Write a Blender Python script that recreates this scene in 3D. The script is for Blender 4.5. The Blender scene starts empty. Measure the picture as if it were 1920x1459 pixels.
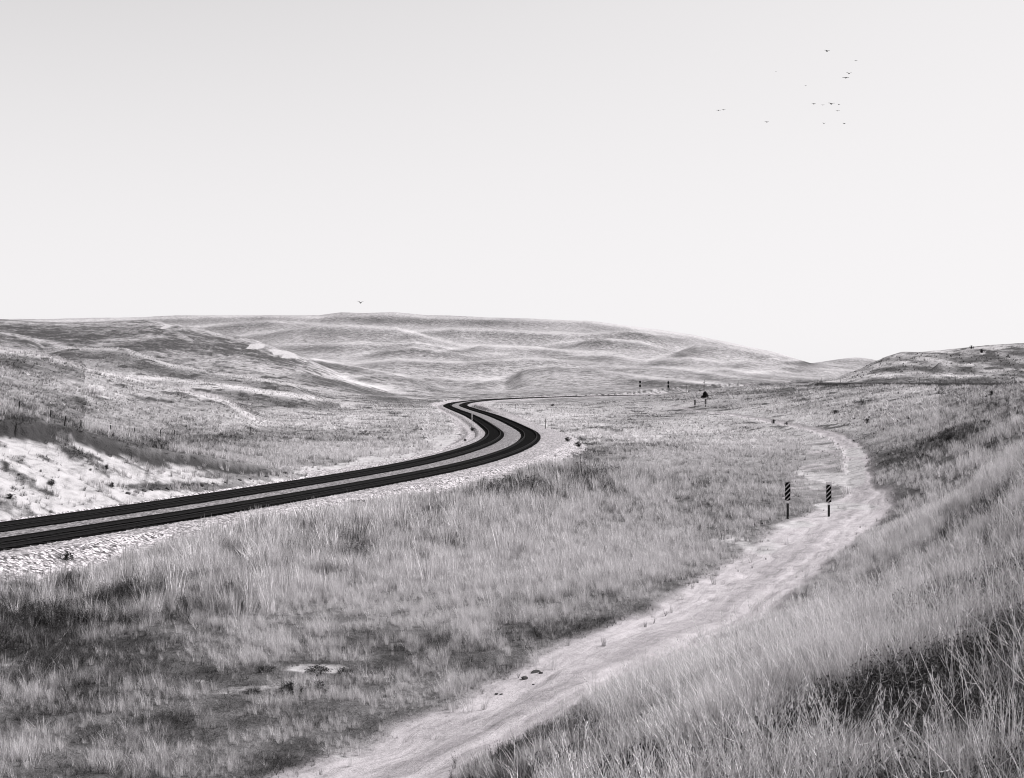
import bpy, math, random
import numpy as np
random.seed(7); RNG = np.random.default_rng(11)
scene = bpy.context.scene
C = scene.collection
R = math.radians

# ------------------------------------------------------------------ camera
EYE = 6.4; FPX = 2666.7; HORIZ = 717.0
cam_d = bpy.data.cameras.new('camera'); cam = bpy.data.objects.new('camera', cam_d); C.objects.link(cam)
cam_d.lens = 50; cam_d.sensor_width = 36; cam_d.clip_start = 0.1; cam_d.clip_end = 20000
cam_d.shift_y = -12.5 / 1920
cam.location = (0, 0, EYE); cam.rotation_euler = (R(90), 0, 0)
scene.camera = cam
# ------------------------------------------------------------------ sky, sun, exposure
SUN_EL, SUN_AZ = 40.0, 72.0        # azimuth clockwise from +Y (view direction), so the sun is to the right, a little ahead
world = bpy.data.worlds.new('World'); scene.world = world; world.use_nodes = True
wt = world.node_tree; wt.nodes.clear()
sky = wt.nodes.new('ShaderNodeTexSky'); sky.sky_type = 'NISHITA'; sky.sun_disc = False
sky.sun_elevation = R(SUN_EL); sky.sun_rotation = R(SUN_AZ); sky.dust_density = 1.0; sky.air_density = 1.0
sep = wt.nodes.new('ShaderNodeSeparateColor'); wt.links.new(sky.outputs[0], sep.inputs[0])
m1 = wt.nodes.new('ShaderNodeMath'); m1.operation = 'MULTIPLY_ADD'; m1.inputs[1].default_value = .95
m0 = wt.nodes.new('ShaderNodeMath'); m0.operation = 'MULTIPLY'; m0.inputs[1].default_value = .75
wt.links.new(sep.outputs[1], m0.inputs[0]); wt.links.new(sep.outputs[0], m1.inputs[0]); wt.links.new(m0.outputs[0], m1.inputs[2])
SKY_S, SKY_TOP = 0.12, .685
pw = wt.nodes.new('ShaderNodeMath'); pw.operation = 'POWER'; pw.inputs[1].default_value = 3.0; sc0 = wt.nodes.new('ShaderNodeMath'); sc0.operation = 'MULTIPLY'; sc0.inputs[1].default_value = .164
wt.links.new(m1.outputs[0], sc0.inputs[0]); wt.links.new(sc0.outputs[0], pw.inputs[0])
ad = wt.nodes.new('ShaderNodeMath'); ad.operation = 'ADD'; ad.inputs[1].default_value = .10; wt.links.new(pw.outputs[0], ad.inputs[0])
dv = wt.nodes.new('ShaderNodeMath'); dv.operation = 'DIVIDE'; wt.links.new(pw.outputs[0], dv.inputs[0]); wt.links.new(ad.outputs[0], dv.inputs[1])
ml = wt.nodes.new('ShaderNodeMath'); ml.operation = 'MULTIPLY'; ml.inputs[1].default_value = SKY_TOP / SKY_S; wt.links.new(dv.outputs[0], ml.inputs[0]); m1 = ml
cmb = wt.nodes.new('ShaderNodeCombineColor')
for i, k in enumerate((1.0, .98, .99)):
    mm = wt.nodes.new('ShaderNodeMath'); mm.operation = 'MULTIPLY'; mm.inputs[1].default_value = k
    wt.links.new(m1.outputs[0], mm.inputs[0]); wt.links.new(mm.outputs[0], cmb.inputs[i])
bg = wt.nodes.new('ShaderNodeBackground'); bg.inputs[1].default_value = SKY_S
wo = wt.nodes.new('ShaderNodeOutputWorld')
wt.links.new(cmb.outputs[0], bg.inputs[0]); wt.links.new(bg.outputs[0], wo.inputs[0])
sd = bpy.data.lights.new('sun', 'SUN'); sd.energy = 5.0; sd.angle = R(.5); sd.color = (1, .975, .985)
sun = bpy.data.objects.new('sun', sd); C.objects.link(sun)
sun.rotation_euler = (R(90 - SUN_EL), 0, R(180 - SUN_AZ)); sun.location = (60, 20, 60)
scene.view_settings.view_transform = 'Standard'; scene.view_settings.look = 'None'
scene.cycles.max_bounces = 5; scene.cycles.diffuse_bounces = 1
scene.cycles.filter_width = 1.05
scene.view_settings.exposure = 0.46; scene.view_settings.gamma = 1

# ------------------------------------------------------------------ noise
def _h(ix, iy, seed):
    h = (ix.astype(np.int64) * 374761393 + iy.astype(np.int64) * 668265263 + seed * 1274126177) & 0xFFFFFFFF
    h = ((h ^ (h >> 13)) * 1274126177) & 0xFFFFFFFF
    h = (h ^ (h >> 16)) & 0xFFFFFFFF
    return h / 4294967295.0
def noise(x, y, seed=0):
    x = np.asarray(x, float); y = np.asarray(y, float)
    ix = np.floor(x); iy = np.floor(y); fx = x - ix; fy = y - iy
    sx = fx * fx * fx * (fx * (fx * 6 - 15) + 10); sy = fy * fy * fy * (fy * (fy * 6 - 15) + 10)
    a = _h(ix, iy, seed); b = _h(ix + 1, iy, seed); c = _h(ix, iy + 1, seed); d = _h(ix + 1, iy + 1, seed)
    return (a + (b - a) * sx) * (1 - sy) + (c + (d - c) * sx) * sy
def fbm(x, y, o=4, seed=0, g=.5):
    t = 0; a = 1; s = 0
    for i in range(o):
        t = t + a * noise(x * 2 ** i + 13.7 * i, y * 2 ** i - 7.1 * i, seed + i); s += a; a *= g
    return t / s - .5
def ss(a, b, x):
    t = np.clip((x - a) / (b - a), 0, 1); return t * t * (3 - 2 * t)

# ------------------------------------------------------------------ lines in plan
def P(px, py, D):
    return ((px - 960) / FPX * D, D, EYE - (py - HORIZ) / FPX * D)
def catmull(pts, step=1.0):
    pts = [np.array(p, float) for p in pts]
    pts = [2 * pts[0] - pts[1]] + pts + [2 * pts[-1] - pts[-2]]
    out = []
    for i in range(1, len(pts) - 2):
        n = max(2, int(np.linalg.norm(pts[i + 1] - pts[i]) / step))
        t = (np.arange(n) / n)[:, None]
        p0, p1, p2, p3 = pts[i - 1:i + 3]
        d01 = np.linalg.norm(p1 - p0) ** .5; d12 = np.linalg.norm(p2 - p1) ** .5; d23 = np.linalg.norm(p3 - p2) ** .5
        m1_ = p2 - p1 + d12 * ((p1 - p0) / d01 - (p2 - p0) / (d01 + d12)) if d01 > 0 else (p2 - p0) / 2
        m2_ = p2 - p1 + d12 * ((p3 - p2) / d23 - (p3 - p1) / (d12 + d23)) if d23 > 0 else (p3 - p1) / 2
        out.append((2 * t**3 - 3 * t**2 + 1) * p1 + (t**3 - 2 * t**2 + t) * m1_ + (-2 * t**3 + 3 * t**2) * p2 + (t**3 - t**2) * m2_)
    out.append(pts[-2][None, :]); return np.vstack(out)
TRK = catmull([(-62, -45), (-44.5, 0), (-33, 30), (-21.9, 60.7), (-16.1, 76.9), (-7.3, 107.4), (-3.5, 128), (-.7, 155), (.05, 181), (-1.5, 215),
               (-5.7, 277.5), (-11.6, 345), (-15.9, 400), (-16.6, 440), (-14.8, 480), (-9, 530), (5, 590), (33, 668), (62, 722), (120, 800), (220, 900), (420, 1050)])
ROAD = catmull([(-14.5, 3), (-9, 13), (-2.9, 25), (.6, 32), (2.6, 36.3), (6.0, 43), (9.0, 51.4), (12.7, 61.6), (16.4, 72), (19.6, 80), (23.6, 97), (31.4, 130), (34.5, 145),
                (38.6, 175), (40.5, 205), (42.2, 255), (41.3, 290), (39.2, 325), (36, 380), (33, 450)])
BENCH = np.array([((px - 960) / FPX * D, D) for px, D in ((1535, 408), (1600, 380), (1700, 325), (1800, 275), (1920, 235), (2150, 180))])
def seg_dist(line, x, y, reach=60):
    """signed distance (left negative) and arclength to a polyline, brute force on a thinned line"""
    L = line; d = np.diff(L, axis=0); ln = np.hypot(d[:, 0], d[:, 1]); cum = np.concatenate([[0], np.cumsum(ln)])
    best = np.full(x.shape, 1e9); sg = np.ones(x.shape); arc = np.zeros(x.shape)
    for i in range(len(d)):
        ax, ay = L[i]; bx_, by_ = L[i + 1]
        sel = np.nonzero((y > min(ay, by_) - reach) & (y < max(ay, by_) + reach) & (x > min(ax, bx_) - reach) & (x < max(ax, bx_) + reach))[0]
        if len(sel) == 0: continue
        xx = x[sel] - ax; yy = y[sel] - ay
        t = np.clip((xx * d[i, 0] + yy * d[i, 1]) / (ln[i] ** 2 + 1e-9), 0, 1)
        ex = xx - t * d[i, 0]; ey = yy - t * d[i, 1]; q = np.hypot(ex, ey)
        m = q < best[sel]; s2 = sel[m]
        best[s2] = q[m]; sg[s2] = np.sign(d[i, 1] * ex[m] - d[i, 0] * ey[m]); arc[s2] = cum[i] + t[m] * ln[i]
    return best * np.where(sg == 0, 1, sg), arc
def thin(line, tol_step):
    keep = [0]; acc = 0
    for i in range(1, len(line)):
        acc += np.linalg.norm(line[i] - line[i - 1])
        if acc >= tol_step(line[i][1]): keep.append(i); acc = 0
    if keep[-1] != len(line) - 1: keep.append(len(line) - 1)
    return line[keep]
TRK_T = thin(TRK, lambda y: 4 if y < 250 else 9)
ROAD_T = thin(ROAD, lambda y: 2 if y < 60 else 5)

# ------------------------------------------------------------------ terrain
CP = [  # photo x, photo y, depth in metres
 (1920,1459,9),(1500,1459,12),(1200,1459,15.5),(1000,1440,22),(1920,1200,15),(1600,1200,20),(1400,1210,35),(1600,1078,48),(1700,1035,49),(1660,992,65),(1800,1075,31),
 (1920,950,33),(1760,972,56),(1920,850,50),(1695,972,72),(1700,870,92),(1920,780,90),(1700,800,150),(1800,750,160),(1920,745,140),
 (1920,717.5,235),(1800,717.5,275),(1700,717.5,325),(1560,718,400),(1450,735,360),(1640,770,200),(1640,850,118),(1640,900,92),
 (2200,1459,7),(2200,1000,22),(2200,800,60),(2300,700,200),(2300,640,600),
 (650,1560,16),(650,1700,10),(300,1560,16),(300,1700,10),(0,1560,16),(1000,1560,15),(1000,1700,9.5),
 # valley floor by the camera side of the line
 (-400,1300,32),(-400,1000,60),(0,1459,26),(0,1200,40.9),(0,1070,56.5),(300,1459,26),(300,1200,40.9),(300,1060,57),(600,1459,26),(600,1200,40.9),(600,1020,65),
 (800,1459,24.5),(900,1100,51),(900,1000,69.7),(900,950,83),(1200,1000,69),(1150,1150,43),(1000,1250,35.5),(1200,900,107),(1200,850,146),(1200,800,235),(1200,770,330),(1200,748,520),
 (1335,1150,43),(1500,1020,61.6),(1550,975,72),(1600,945,80),(1600,900,97),(1605,850,130),(1590,835,145),(1540,812,175),(1480,797,205),(1400,781,255),(1340,772,290),(1290,768,318),
 (1400,900,101),(1400,850,143),(1400,810,205),(1300,752,350),(1322,746,345),(1100,820,186),(1100,780,290),(1040,890,108),(1060,850,150),
 (1000,765,340),(950,752,480),(1100,744.5,620),(1180,741.5,650),(1250,737.5,600),(1300,735,520),(1400,727,440),(1500,722,420),
 # left of the line
 (-300,820,70),(-400,700,150),(0,831,76),(156,822,83),(266,845,89),(312,848,91),(390,857,95),(469,871,98),(544,887,100.5),(640,868,118),(740,850,142),(830,826,176),
 (200,816,118),(312,823,135),(470,830,142),(36,771,150),(252,818,160),(380,815,170),(470,812,178),(0,745,140),(0,705,185),(200,770,175),(200,730,230),(400,785,210),(560,800,200),(650,790,230),
 (700,770,300),(780,757,400),(400,765,270),(600,762,330),(800,745,560),(700,748,480),(850,741,640),(950,739,760),(1080,736,860),(960,728,1050),
 (0,720,420),(300,735,400),(0,650,800),(400,686,800),(650,716,850),(700,683,1180),(1000,688,1200),(1300,696,1150),(1300,724,850),(1500,722,700),(1700,724,520),(1800,728,335),(1650,727,395),(1920,730,295),(1900,722,420),
]
cp = [P(*c) for c in CP]
far = []
for px, z15, z25, z45 in ((-300, 48, 90, 85), (0, 48, 90, 85), (400, 41, 88, 85), (800, 31, 85, 85), (1100, 30, 79, 75), (1300, 25, 62, 65), (1500, 12, 31, 33), (1800, 10, 22, 20), (2200, 20, 20, 20)):
    for D, z in ((1500, z15), (2400, z25), (5000, z45)): far.append(((px - 960) / FPX * D, D, z))
near0 = [(u * D, D, 4.66 - .09 * D + .12 * u * D) for D in (1.3, 2.5, 5.0) for u in (-.56, -.2, .2, .56)] + [(u * 9, 9, 3.9 + .5 * u) for u in (-.56,)]
pts = np.array(cp + far + near0)
TU, TV = pts[:, 0] / pts[:, 1] * 2.6, np.log(pts[:, 1]); TZ = pts[:, 2] / np.maximum(pts[:, 1], 1) ** .5
def _phi(r2): return .5 * r2 * np.log(r2 + 1e-12)
n = len(pts)
K = _phi((TU[:, None] - TU) ** 2 + (TV[:, None] - TV) ** 2) + np.eye(n) * .0015
Q = np.stack([np.ones(n), TU, TV], 1)
A = np.block([[K, Q], [Q.T, np.zeros((3, 3))]])
W = np.linalg.solve(A, np.concatenate([TZ, np.zeros(3)]))
GU = np.linspace(-.62, .62, 220); GV = np.linspace(math.log(1.2), math.log(7000), 420)
gu, gv = np.meshgrid(GU * 2.6, GV); tab = np.zeros(gu.shape)
for i in range(n): tab += W[i] * _phi((gu - TU[i]) ** 2 + (gv - TV[i]) ** 2)
tab += W[n] + W[n + 1] * gu + W[n + 2] * gv
def base_h(u, D):
    a = np.clip((u - GU[0]) / (GU[1] - GU[0]), 0, len(GU) - 1.001); b = np.clip((np.log(D) - GV[0]) / (GV[1] - GV[0]), 0, len(GV) - 1.001)
    i = a.astype(int); j = b.astype(int); fa = a - i; fb = b - j
    v = (tab[j, i] * (1 - fa) + tab[j, i + 1] * fa) * (1 - fb) + (tab[j + 1, i] * (1 - fa) + tab[j + 1, i + 1] * fa) * fb
    return v * np.maximum(D, 1) ** .5
RIDGES = [  # (crest as photo points, depth, relative width, end fade px)
 ([(-400,640),(-100,650),(0,656),(90,668),(200,700),(300,722),(420,746),(520,758)], 215, .22, 60),
 ([(-300,690),(0,680),(60,660),(130,651),(240,655),(320,681),(430,701),(540,716),(650,738)], 370, .17, 60),
 ([(0,720),(180,700),(300,708),(430,722),(560,742),(660,750)], 300, .10, 60),
 ([(300,728),(420,724),(520,735),(620,748),(700,755)], 420, .10, 60),
 ([(-400,596),(-100,600),(0,603),(130,609),(280,604),(380,621),(480,640),(560,668),(606,688),(634,700),(681,719),(744,735),(800,744)], 700, .2, 50),
 ([(-300,612),(0,620),(90,640),(180,668)], 560, .12, 50),
 ([(180,638),(260,632),(330,626),(400,650)], 600, .06, 40),
 ([(480,662),(587,672),(665,686),(728,697),(790,711),(837,727),(860,733)], 850, .12, 40),
 ([(520,688),(600,700),(700,722),(780,738)], 640, .08, 40),
 ([(560,712),(640,706),(720,700),(775,704),(837,708),(869,711),(931,709),(1000,716)], 980, .09, 40),
 ([(860,722),(915,712),(947,706),(978,690),(1040,684),(1110,689),(1200,704),(1300,716),(1400,722)], 1020, .1, 60),
 ([(560,670),(665,680),(744,673),(806,676),(869,679),(931,674),(1000,671),(1100,677),(1180,690)], 1180, .09, 60),
 ([(500,646),(587,644),(681,642),(712,645),(775,641),(837,650),(900,661),(980,664)], 1500, .08, 60),
 ([(640,668),(712,657),(775,650),(860,662),(930,672)], 1340, .06, 40),
 ([(800,660),(853,652),(900,646),(994,650),(1070,657),(1180,662)], 1620, .07, 50),
 ([(430,634),(462,626),(587,611.5),(650,609.5),(681,611.5),(744,616),(806,630),(853,643),(900,652)], 1900, .08, 50),
 ([(740,624),(800,618),(853,615.5),(931,618),(1000,622),(1100,626),(1180,619),(1250,628),(1320,640)], 2100, .07, 50),
 ([(300,616),(380,611),(450,604),(500,601),(560,604),(640,610)], 2250, .06, 50),
 ([(1000,648),(1060,640),(1130,634),(1200,640),(1260,655),(1330,668)], 1750, .06, 50),
 ([(1050,664),(1150,665),(1214,675),(1241,672),(1296,670),(1360,679),(1405,676),(1460,680),(1540,692)], 1380, .08, 50),
 ([(1180,684),(1252,664),(1278,655),(1305,648),(1340,647),(1387,653),(1440,664),(1500,677),(1560,688)], 1800, .07, 50),
 ([(1080,684),(1150,686),(1241,688),(1296,692),(1332,698),(1387,706.5),(1460,713),(1520,718)], 1080, .08, 50),
 ([(1290,700),(1323,693),(1360,690),(1405,696.5),(1496,706),(1580,712)], 1220, .07, 40),
 ([(1150,706),(1223,709),(1314,716),(1400,722)], 900, .08, 50),
 ([(1420,690),(1500,684),(1560,690),(1640,694),(1740,700)], 1500, .08, 50),
 ([(1380,700),(1450,694),(1530,700),(1600,704)], 1150, .06, 50),
 ([(1470,672),(1500,669),(1540,667.5),(1600,670),(1660,672),(1760,680)], 3000, .1, 60),
 ([(1440,676),(1520,674),(1580,681),(1640,684)], 2200, .08, 60),
 ([(-500,600),(0,600),(100,602),(200,599),(400,592),(500,592),(600,594),(640,589),(680,590),(740,588),(800,594),(900,596),(1000,599),(1100,602),(1180,612),(1300,629),(1400,650),(1500,671),(1600,690)], 2650, .11, 60),
 # hill behind the level bench on the right
 ([(1520,716),(1570,708),(1620,688),(1660,670),(1690,661),(1725,661),(1760,659),(1800,655),(1850,650),(1920,645),(2050,640),(2300,640)], 500, .17, 30),
 ([(1700,684),(1760,678),(1800,684),(1860,676),(1960,672)], 420, .07, 40),
 ([(1560,716),(1640,704),(1720,700),(1800,704),(1900,694),(2000,690)], 385, .06, 40),
]
RD = []
for pts_, D_, w_, fd_ in RIDGES:
    a = np.array(pts_, float); RD.append(((a[:, 0] - 960) / FPX, (HORIZ - a[:, 1]) / FPX, D_, w_, fd_ * (2.6 if D_ > 550 else 1.8 if D_ != 500 else 1) / FPX))
def terrain(x, y, full=False):
    shp = np.shape(x); x = np.ravel(np.asarray(x, float)); y = np.ravel(np.asarray(y, float))
    az = np.arctan2(x, y); azc = np.clip(az, -.55, .55); r = np.hypot(x, y)
    u = np.tan(azc); D = np.maximum(r * np.cos(azc), 1.25)
    b = base_h(u, D); z = b.copy(); crest = np.zeros(x.shape)
    wob = fbm(x / 300, y / 300, 2, 5)
    for cu, ct, D_, w_, fd in RD:
        Di = D_ * (1 + .10 * wob); k = (D - Di) / (w_ * D_ * (1.25 if D_ > 550 else 1.))
        sel = np.nonzero((np.abs(k) < 3) & (u > cu[0] - .001) & (u < cu[-1] + .001))[0]
        if len(sel) == 0: continue
        us = u[sel]; t = np.interp(us, cu, ct)
        f = (ss(cu[0], cu[0] + fd, us) if cu[0] > -.42 else 1) * (ss(-cu[-1], -cu[-1] + fd, -us) if cu[-1] < .42 else 1)
        zc = EYE + t * Di[sel]
        g = np.exp(-k[sel] ** 2)
        zb = b[sel] + (zc - b[sel]) * g * f
        e = .0007 * D_
        d = zb - z[sel]
        zn = z[sel] + .5 * (d + np.sqrt(d * d + e * e)) * (d > -8 * e)
        z[sel] = zn
        if full:
            c = np.exp(-((k[sel] + .05) / .16) ** 2) * ss(0, .5, f) * (d > 0)
            crest[sel] = np.where(d > 0, c, crest[sel] * .9)
    # small dunes, hummocks
    amp = np.clip((D - 120) / 500, 0, 1)
    z += amp * (fbm(x / 160, y / 240, 2, 23) * 5 * ss(500, 1200, D) + fbm(x / 50, y / 60, 3, 21) * 1.3 + fbm(x / 9, y / 9, 2, 31) * .3)
    z += ss(3, 25, D) * (fbm(x / 7, y / 7, 3, 41) * .34 + fbm(x / 1.3, y / 1.3, 2, 51) * .10)
    wn = 1 - ss(1.5, 6, r); z = z * (1 - wn) + (4.6 + .05 * x - .05 * y + .06 * fbm(x / 1.2, y / 1.2, 2, 62)) * wn
    back = ss(1.1, 2.4, np.abs(az)); z = z * (1 - back) + (4.6 + .6 * fbm(x / 25, y / 25, 3, 61)) * back
    bd, _ = seg_dist(BENCH, x, y, 20)
    bz = np.where(bd < 0, 6.36, np.interp(bd, [0, 1.2, 16], [6.36, 5.35, 4.9])) ; wb = 1 - ss(2, 15, np.abs(bd)); z = z * (1 - wb) + bz * wb
    # road
    rs, ra = seg_dist(ROAD_T, x, y, 9)
    rs = rs + .9 * fbm(x / 2.2, y / 2.2, 4, 71)
    hw = 1.95 + .25 * ss(40, 60, y) - 1.15 * ss(76, 88, y) - .25 * ss(150, 200, y)
    inroad = (1 - ss(hw - .45, hw + .45, np.abs(rs))) * (1 - .5 * ss(290, 330, y)) * (1 - ss(335, 360, y))
    z -= inroad * .10; z -= inroad * .05 * (np.exp(-((np.abs(rs) - .85) / .25) ** 2))
    old = ss(-4.9, -4.3, rs) * (1 - ss(-1.5, -1.0, rs)) * ss(80, 88, y) * (1 - ss(150, 180, y)) * (.5 + .5 * ss(-.12, .05, fbm(x / 3, y / 6, 3, 77)))
    z += old * (.05 * np.sin(ra * 2 * np.pi / 1.15 + 2 * fbm(x / 4, y / 4, 2, 78)) - .03)
    # railway formation, fill and cut
    ts, ta = seg_dist(TRK_T, x, y, 42)
    s = np.abs(ts)
    z = np.where((ts > 0) & (s < 90) & (y > 400) & (y < 800), np.minimum(z, -.5 + .004 * s), z)
    fillw = 4.9 + .5 * ss(70, 100, y) + 1.5 * np.exp(-((y - 172) / 40) ** 2) * (ts > 0)
    F = -.215 - .42 * np.maximum(s - fillw, 0) + .05 * fbm(x / 1.1, y / 1.1, 2, 81)
    gully = fbm(ta / 1.1, s / 5.0, 3, 91)
    CU = -.5 + .50 * np.maximum(s - 5.3, 0) + gully * .7 * ss(5.6, 8, s)
    nearT = s < 40
    fill = nearT & (z < F); zf = np.where(nearT, np.maximum(z, F), z)
    drop = np.where(nearT & (ts < 0), zf - CU, -1)
    cut = drop > 0
    zc = CU - .55 * ss(0, .12, drop) * np.exp(-np.maximum(drop, 0) / 1.2) * ss(6, 8, s)
    z = np.where(cut, np.minimum(zc, zf), zf)
    z = np.where(s < 4.5, -.215 + .075 * (1 - ss(.75, 1.15, s)) + .02 * fbm(x / .8, y / .8, 2, 82), z)
    if not full: return z.reshape(shp)
    ball = 1 - ss(fillw + 1.0, fillw + 2.4, s + 1.6 * fbm(x / 1.7, y / 1.7, 3, 83) * 1.4)
    ball = np.where((ts < 0) & (y < 102), ball * (1 - ss(5.2, 6.2, s)), ball)
    tr = np.minimum(np.abs(ts - 2.25), np.abs(ts + 2.25))
    oil = 1 - ss(1.1, 1.25, tr + .22 * fbm(x / .7, y / .7, 3, 84))
    sand = ss(.25, .5, drop + .5 * fbm(x / 3, y / 3, 3, 85)) * (s > 4.6) * (ts < 0) * (D < 230)
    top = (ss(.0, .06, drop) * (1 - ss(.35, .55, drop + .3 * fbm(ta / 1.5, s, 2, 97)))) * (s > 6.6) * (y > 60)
    px = 960 + FPX * x / np.maximum(y, 1); py = HORIZ + FPX * (EYE - z) / np.maximum(y, 1)
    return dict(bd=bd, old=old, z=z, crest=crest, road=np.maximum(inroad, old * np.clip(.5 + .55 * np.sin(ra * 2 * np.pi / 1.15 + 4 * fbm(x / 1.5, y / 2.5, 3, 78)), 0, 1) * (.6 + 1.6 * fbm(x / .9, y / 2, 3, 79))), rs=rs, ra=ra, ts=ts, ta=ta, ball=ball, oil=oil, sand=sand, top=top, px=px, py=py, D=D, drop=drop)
def H(x, y): return terrain(np.array([x]), np.array([y]))[0]
def hit(px, py, lo=3, hi=4000):
    """first meeting of the line of sight through a photo point with the ground"""
    D = np.exp(np.linspace(math.log(lo), math.log(hi), 5000)); u = (px - 960) / FPX
    z = terrain(u * D, D); rz = EYE - (py - HORIZ) / FPX * D
    i = np.argmax(rz < z); i = i if rz[i] < z[i] else len(D) - 1
    return float(u * D[i]), float(D[i]), float(z[i])

# patches of bare sand and of darker / paler growth, found at photo points and kept on the ground there
SAND_B = [(300,612,26,5,.62),(352,628,24,5,.66),(405,636,14,4,.5),(480,650,22,7,.72),(524,664,40,11,.52),(450,640,24,6,.4),(560,676,20,6,.4),(655,765,40,12,.62),(655,790,34,8,.5),(1276,652,14,4,.6),(1322,648,10,4,.6),(1432,662,16,4,.7),(1452,673,16,4,.6),(1842,662,8,4,.8),(1760,684,26,4,.4),
          (600,1253,110,9,.62),(470,1290,90,9,.58),(570,1305,80,9,.58),(700,1268,60,6,.6),(390,1300,70,7,.6),(380,1278,50,8,.5),(60,1248,60,9,.6),(110,1225,60,9,.5),(360,1330,60,8,.4),(640,1420,80,8,.8),(600,1440,70,9,.7),
          (1620,951,62,7,1.0),(1560,948,30,7,.7),(1490,985,75,12,.85),(1545,900,40,30,.5),(1420,1030,60,14,.5),(1606,905,30,40,.7),(1606,860,22,22,.7),(1530,870,45,45,.45),(1400,1010,90,10,.5),(1260,1060,40,8,.5),(1200,760,70,7,.45),
          (620,880,60,9,.95),(700,862,55,9,.9),(770,842,50,9,.8),(820,825,32,9,.8),(560,888,26,6,.8),(910,757,20,5,.9),(960,750,45,3,.8),(1010,772,35,6,.45),(1030,778,20,5,.4),(1350,772,60,3,.6),(1230,735,60,4,.3)]
ROUGH_B = [(380,913,150,7,1.7),(470,893,70,6,1.3),(460,884,90,14,.8),(330,868,50,10,.4),(30,866,40,14,.5),(20,925,34,14,.6),(100,905,14,20,.6),(130,862,50,10,.5)]
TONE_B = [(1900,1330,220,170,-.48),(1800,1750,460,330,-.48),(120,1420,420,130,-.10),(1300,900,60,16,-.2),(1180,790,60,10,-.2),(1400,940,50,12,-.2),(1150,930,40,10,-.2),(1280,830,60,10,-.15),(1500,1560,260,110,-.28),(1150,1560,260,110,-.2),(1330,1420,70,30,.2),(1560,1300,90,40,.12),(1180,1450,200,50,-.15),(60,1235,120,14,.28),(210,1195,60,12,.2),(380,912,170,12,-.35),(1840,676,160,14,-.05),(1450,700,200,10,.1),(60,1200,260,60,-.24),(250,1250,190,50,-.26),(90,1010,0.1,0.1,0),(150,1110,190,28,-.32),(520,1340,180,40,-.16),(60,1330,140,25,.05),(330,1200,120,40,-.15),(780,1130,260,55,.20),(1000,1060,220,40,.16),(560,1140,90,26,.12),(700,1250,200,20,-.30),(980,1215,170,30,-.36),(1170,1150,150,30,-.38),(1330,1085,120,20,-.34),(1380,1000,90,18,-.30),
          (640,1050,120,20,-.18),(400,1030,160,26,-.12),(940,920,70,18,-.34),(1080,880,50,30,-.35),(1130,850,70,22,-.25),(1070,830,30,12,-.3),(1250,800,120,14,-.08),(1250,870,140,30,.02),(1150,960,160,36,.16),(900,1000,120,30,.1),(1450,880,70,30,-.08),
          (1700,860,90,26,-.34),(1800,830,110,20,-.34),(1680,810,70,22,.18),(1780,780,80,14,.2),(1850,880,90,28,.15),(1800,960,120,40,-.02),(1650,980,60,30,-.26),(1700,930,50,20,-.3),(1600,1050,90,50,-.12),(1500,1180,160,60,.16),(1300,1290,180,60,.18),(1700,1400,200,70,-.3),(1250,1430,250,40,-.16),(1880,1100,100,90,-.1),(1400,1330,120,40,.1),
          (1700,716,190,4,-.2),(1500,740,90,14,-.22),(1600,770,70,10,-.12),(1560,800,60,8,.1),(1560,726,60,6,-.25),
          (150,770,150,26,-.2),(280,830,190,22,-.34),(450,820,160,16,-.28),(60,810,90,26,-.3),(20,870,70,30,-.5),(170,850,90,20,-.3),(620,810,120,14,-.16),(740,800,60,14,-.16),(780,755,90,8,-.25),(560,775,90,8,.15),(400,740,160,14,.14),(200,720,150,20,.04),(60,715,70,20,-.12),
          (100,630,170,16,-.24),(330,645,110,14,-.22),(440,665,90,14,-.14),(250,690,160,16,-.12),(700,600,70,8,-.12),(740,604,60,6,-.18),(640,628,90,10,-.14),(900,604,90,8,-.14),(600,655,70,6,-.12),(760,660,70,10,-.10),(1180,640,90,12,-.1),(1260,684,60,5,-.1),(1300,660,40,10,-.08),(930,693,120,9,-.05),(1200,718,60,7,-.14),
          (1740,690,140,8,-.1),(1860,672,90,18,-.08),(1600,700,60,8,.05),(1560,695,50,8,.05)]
def blobs(lst, px, py):
    t = np.zeros(px.shape)
    for bx_, by_, rx, ry, s_ in lst:
        sel = np.nonzero((np.abs(px - bx_) < 2.4 * rx) & (np.abs(py - by_) < 2.4 * ry))[0]
        if len(sel) == 0: continue
        q = ((px[sel] - bx_) / rx) ** 2 + ((py[sel] - by_) / ry) ** 2
        t[sel] += s_ * np.exp(-q)
    return t
def crease_tone(px, py, D):  # grazing light along crests put into tone, with paler crest grass; darker beneath
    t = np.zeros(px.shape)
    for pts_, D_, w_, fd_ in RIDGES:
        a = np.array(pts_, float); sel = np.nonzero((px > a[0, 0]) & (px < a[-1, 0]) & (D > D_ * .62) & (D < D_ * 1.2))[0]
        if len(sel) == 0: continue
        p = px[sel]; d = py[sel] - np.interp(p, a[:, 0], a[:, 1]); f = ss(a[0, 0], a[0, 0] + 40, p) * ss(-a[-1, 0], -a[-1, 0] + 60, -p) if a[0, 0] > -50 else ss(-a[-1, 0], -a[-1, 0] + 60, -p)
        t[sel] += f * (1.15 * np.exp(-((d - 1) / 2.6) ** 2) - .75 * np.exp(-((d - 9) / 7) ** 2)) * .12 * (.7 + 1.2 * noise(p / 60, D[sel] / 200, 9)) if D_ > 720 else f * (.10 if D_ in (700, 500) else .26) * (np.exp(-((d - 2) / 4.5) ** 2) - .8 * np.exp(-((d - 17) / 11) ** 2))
    return t
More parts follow.
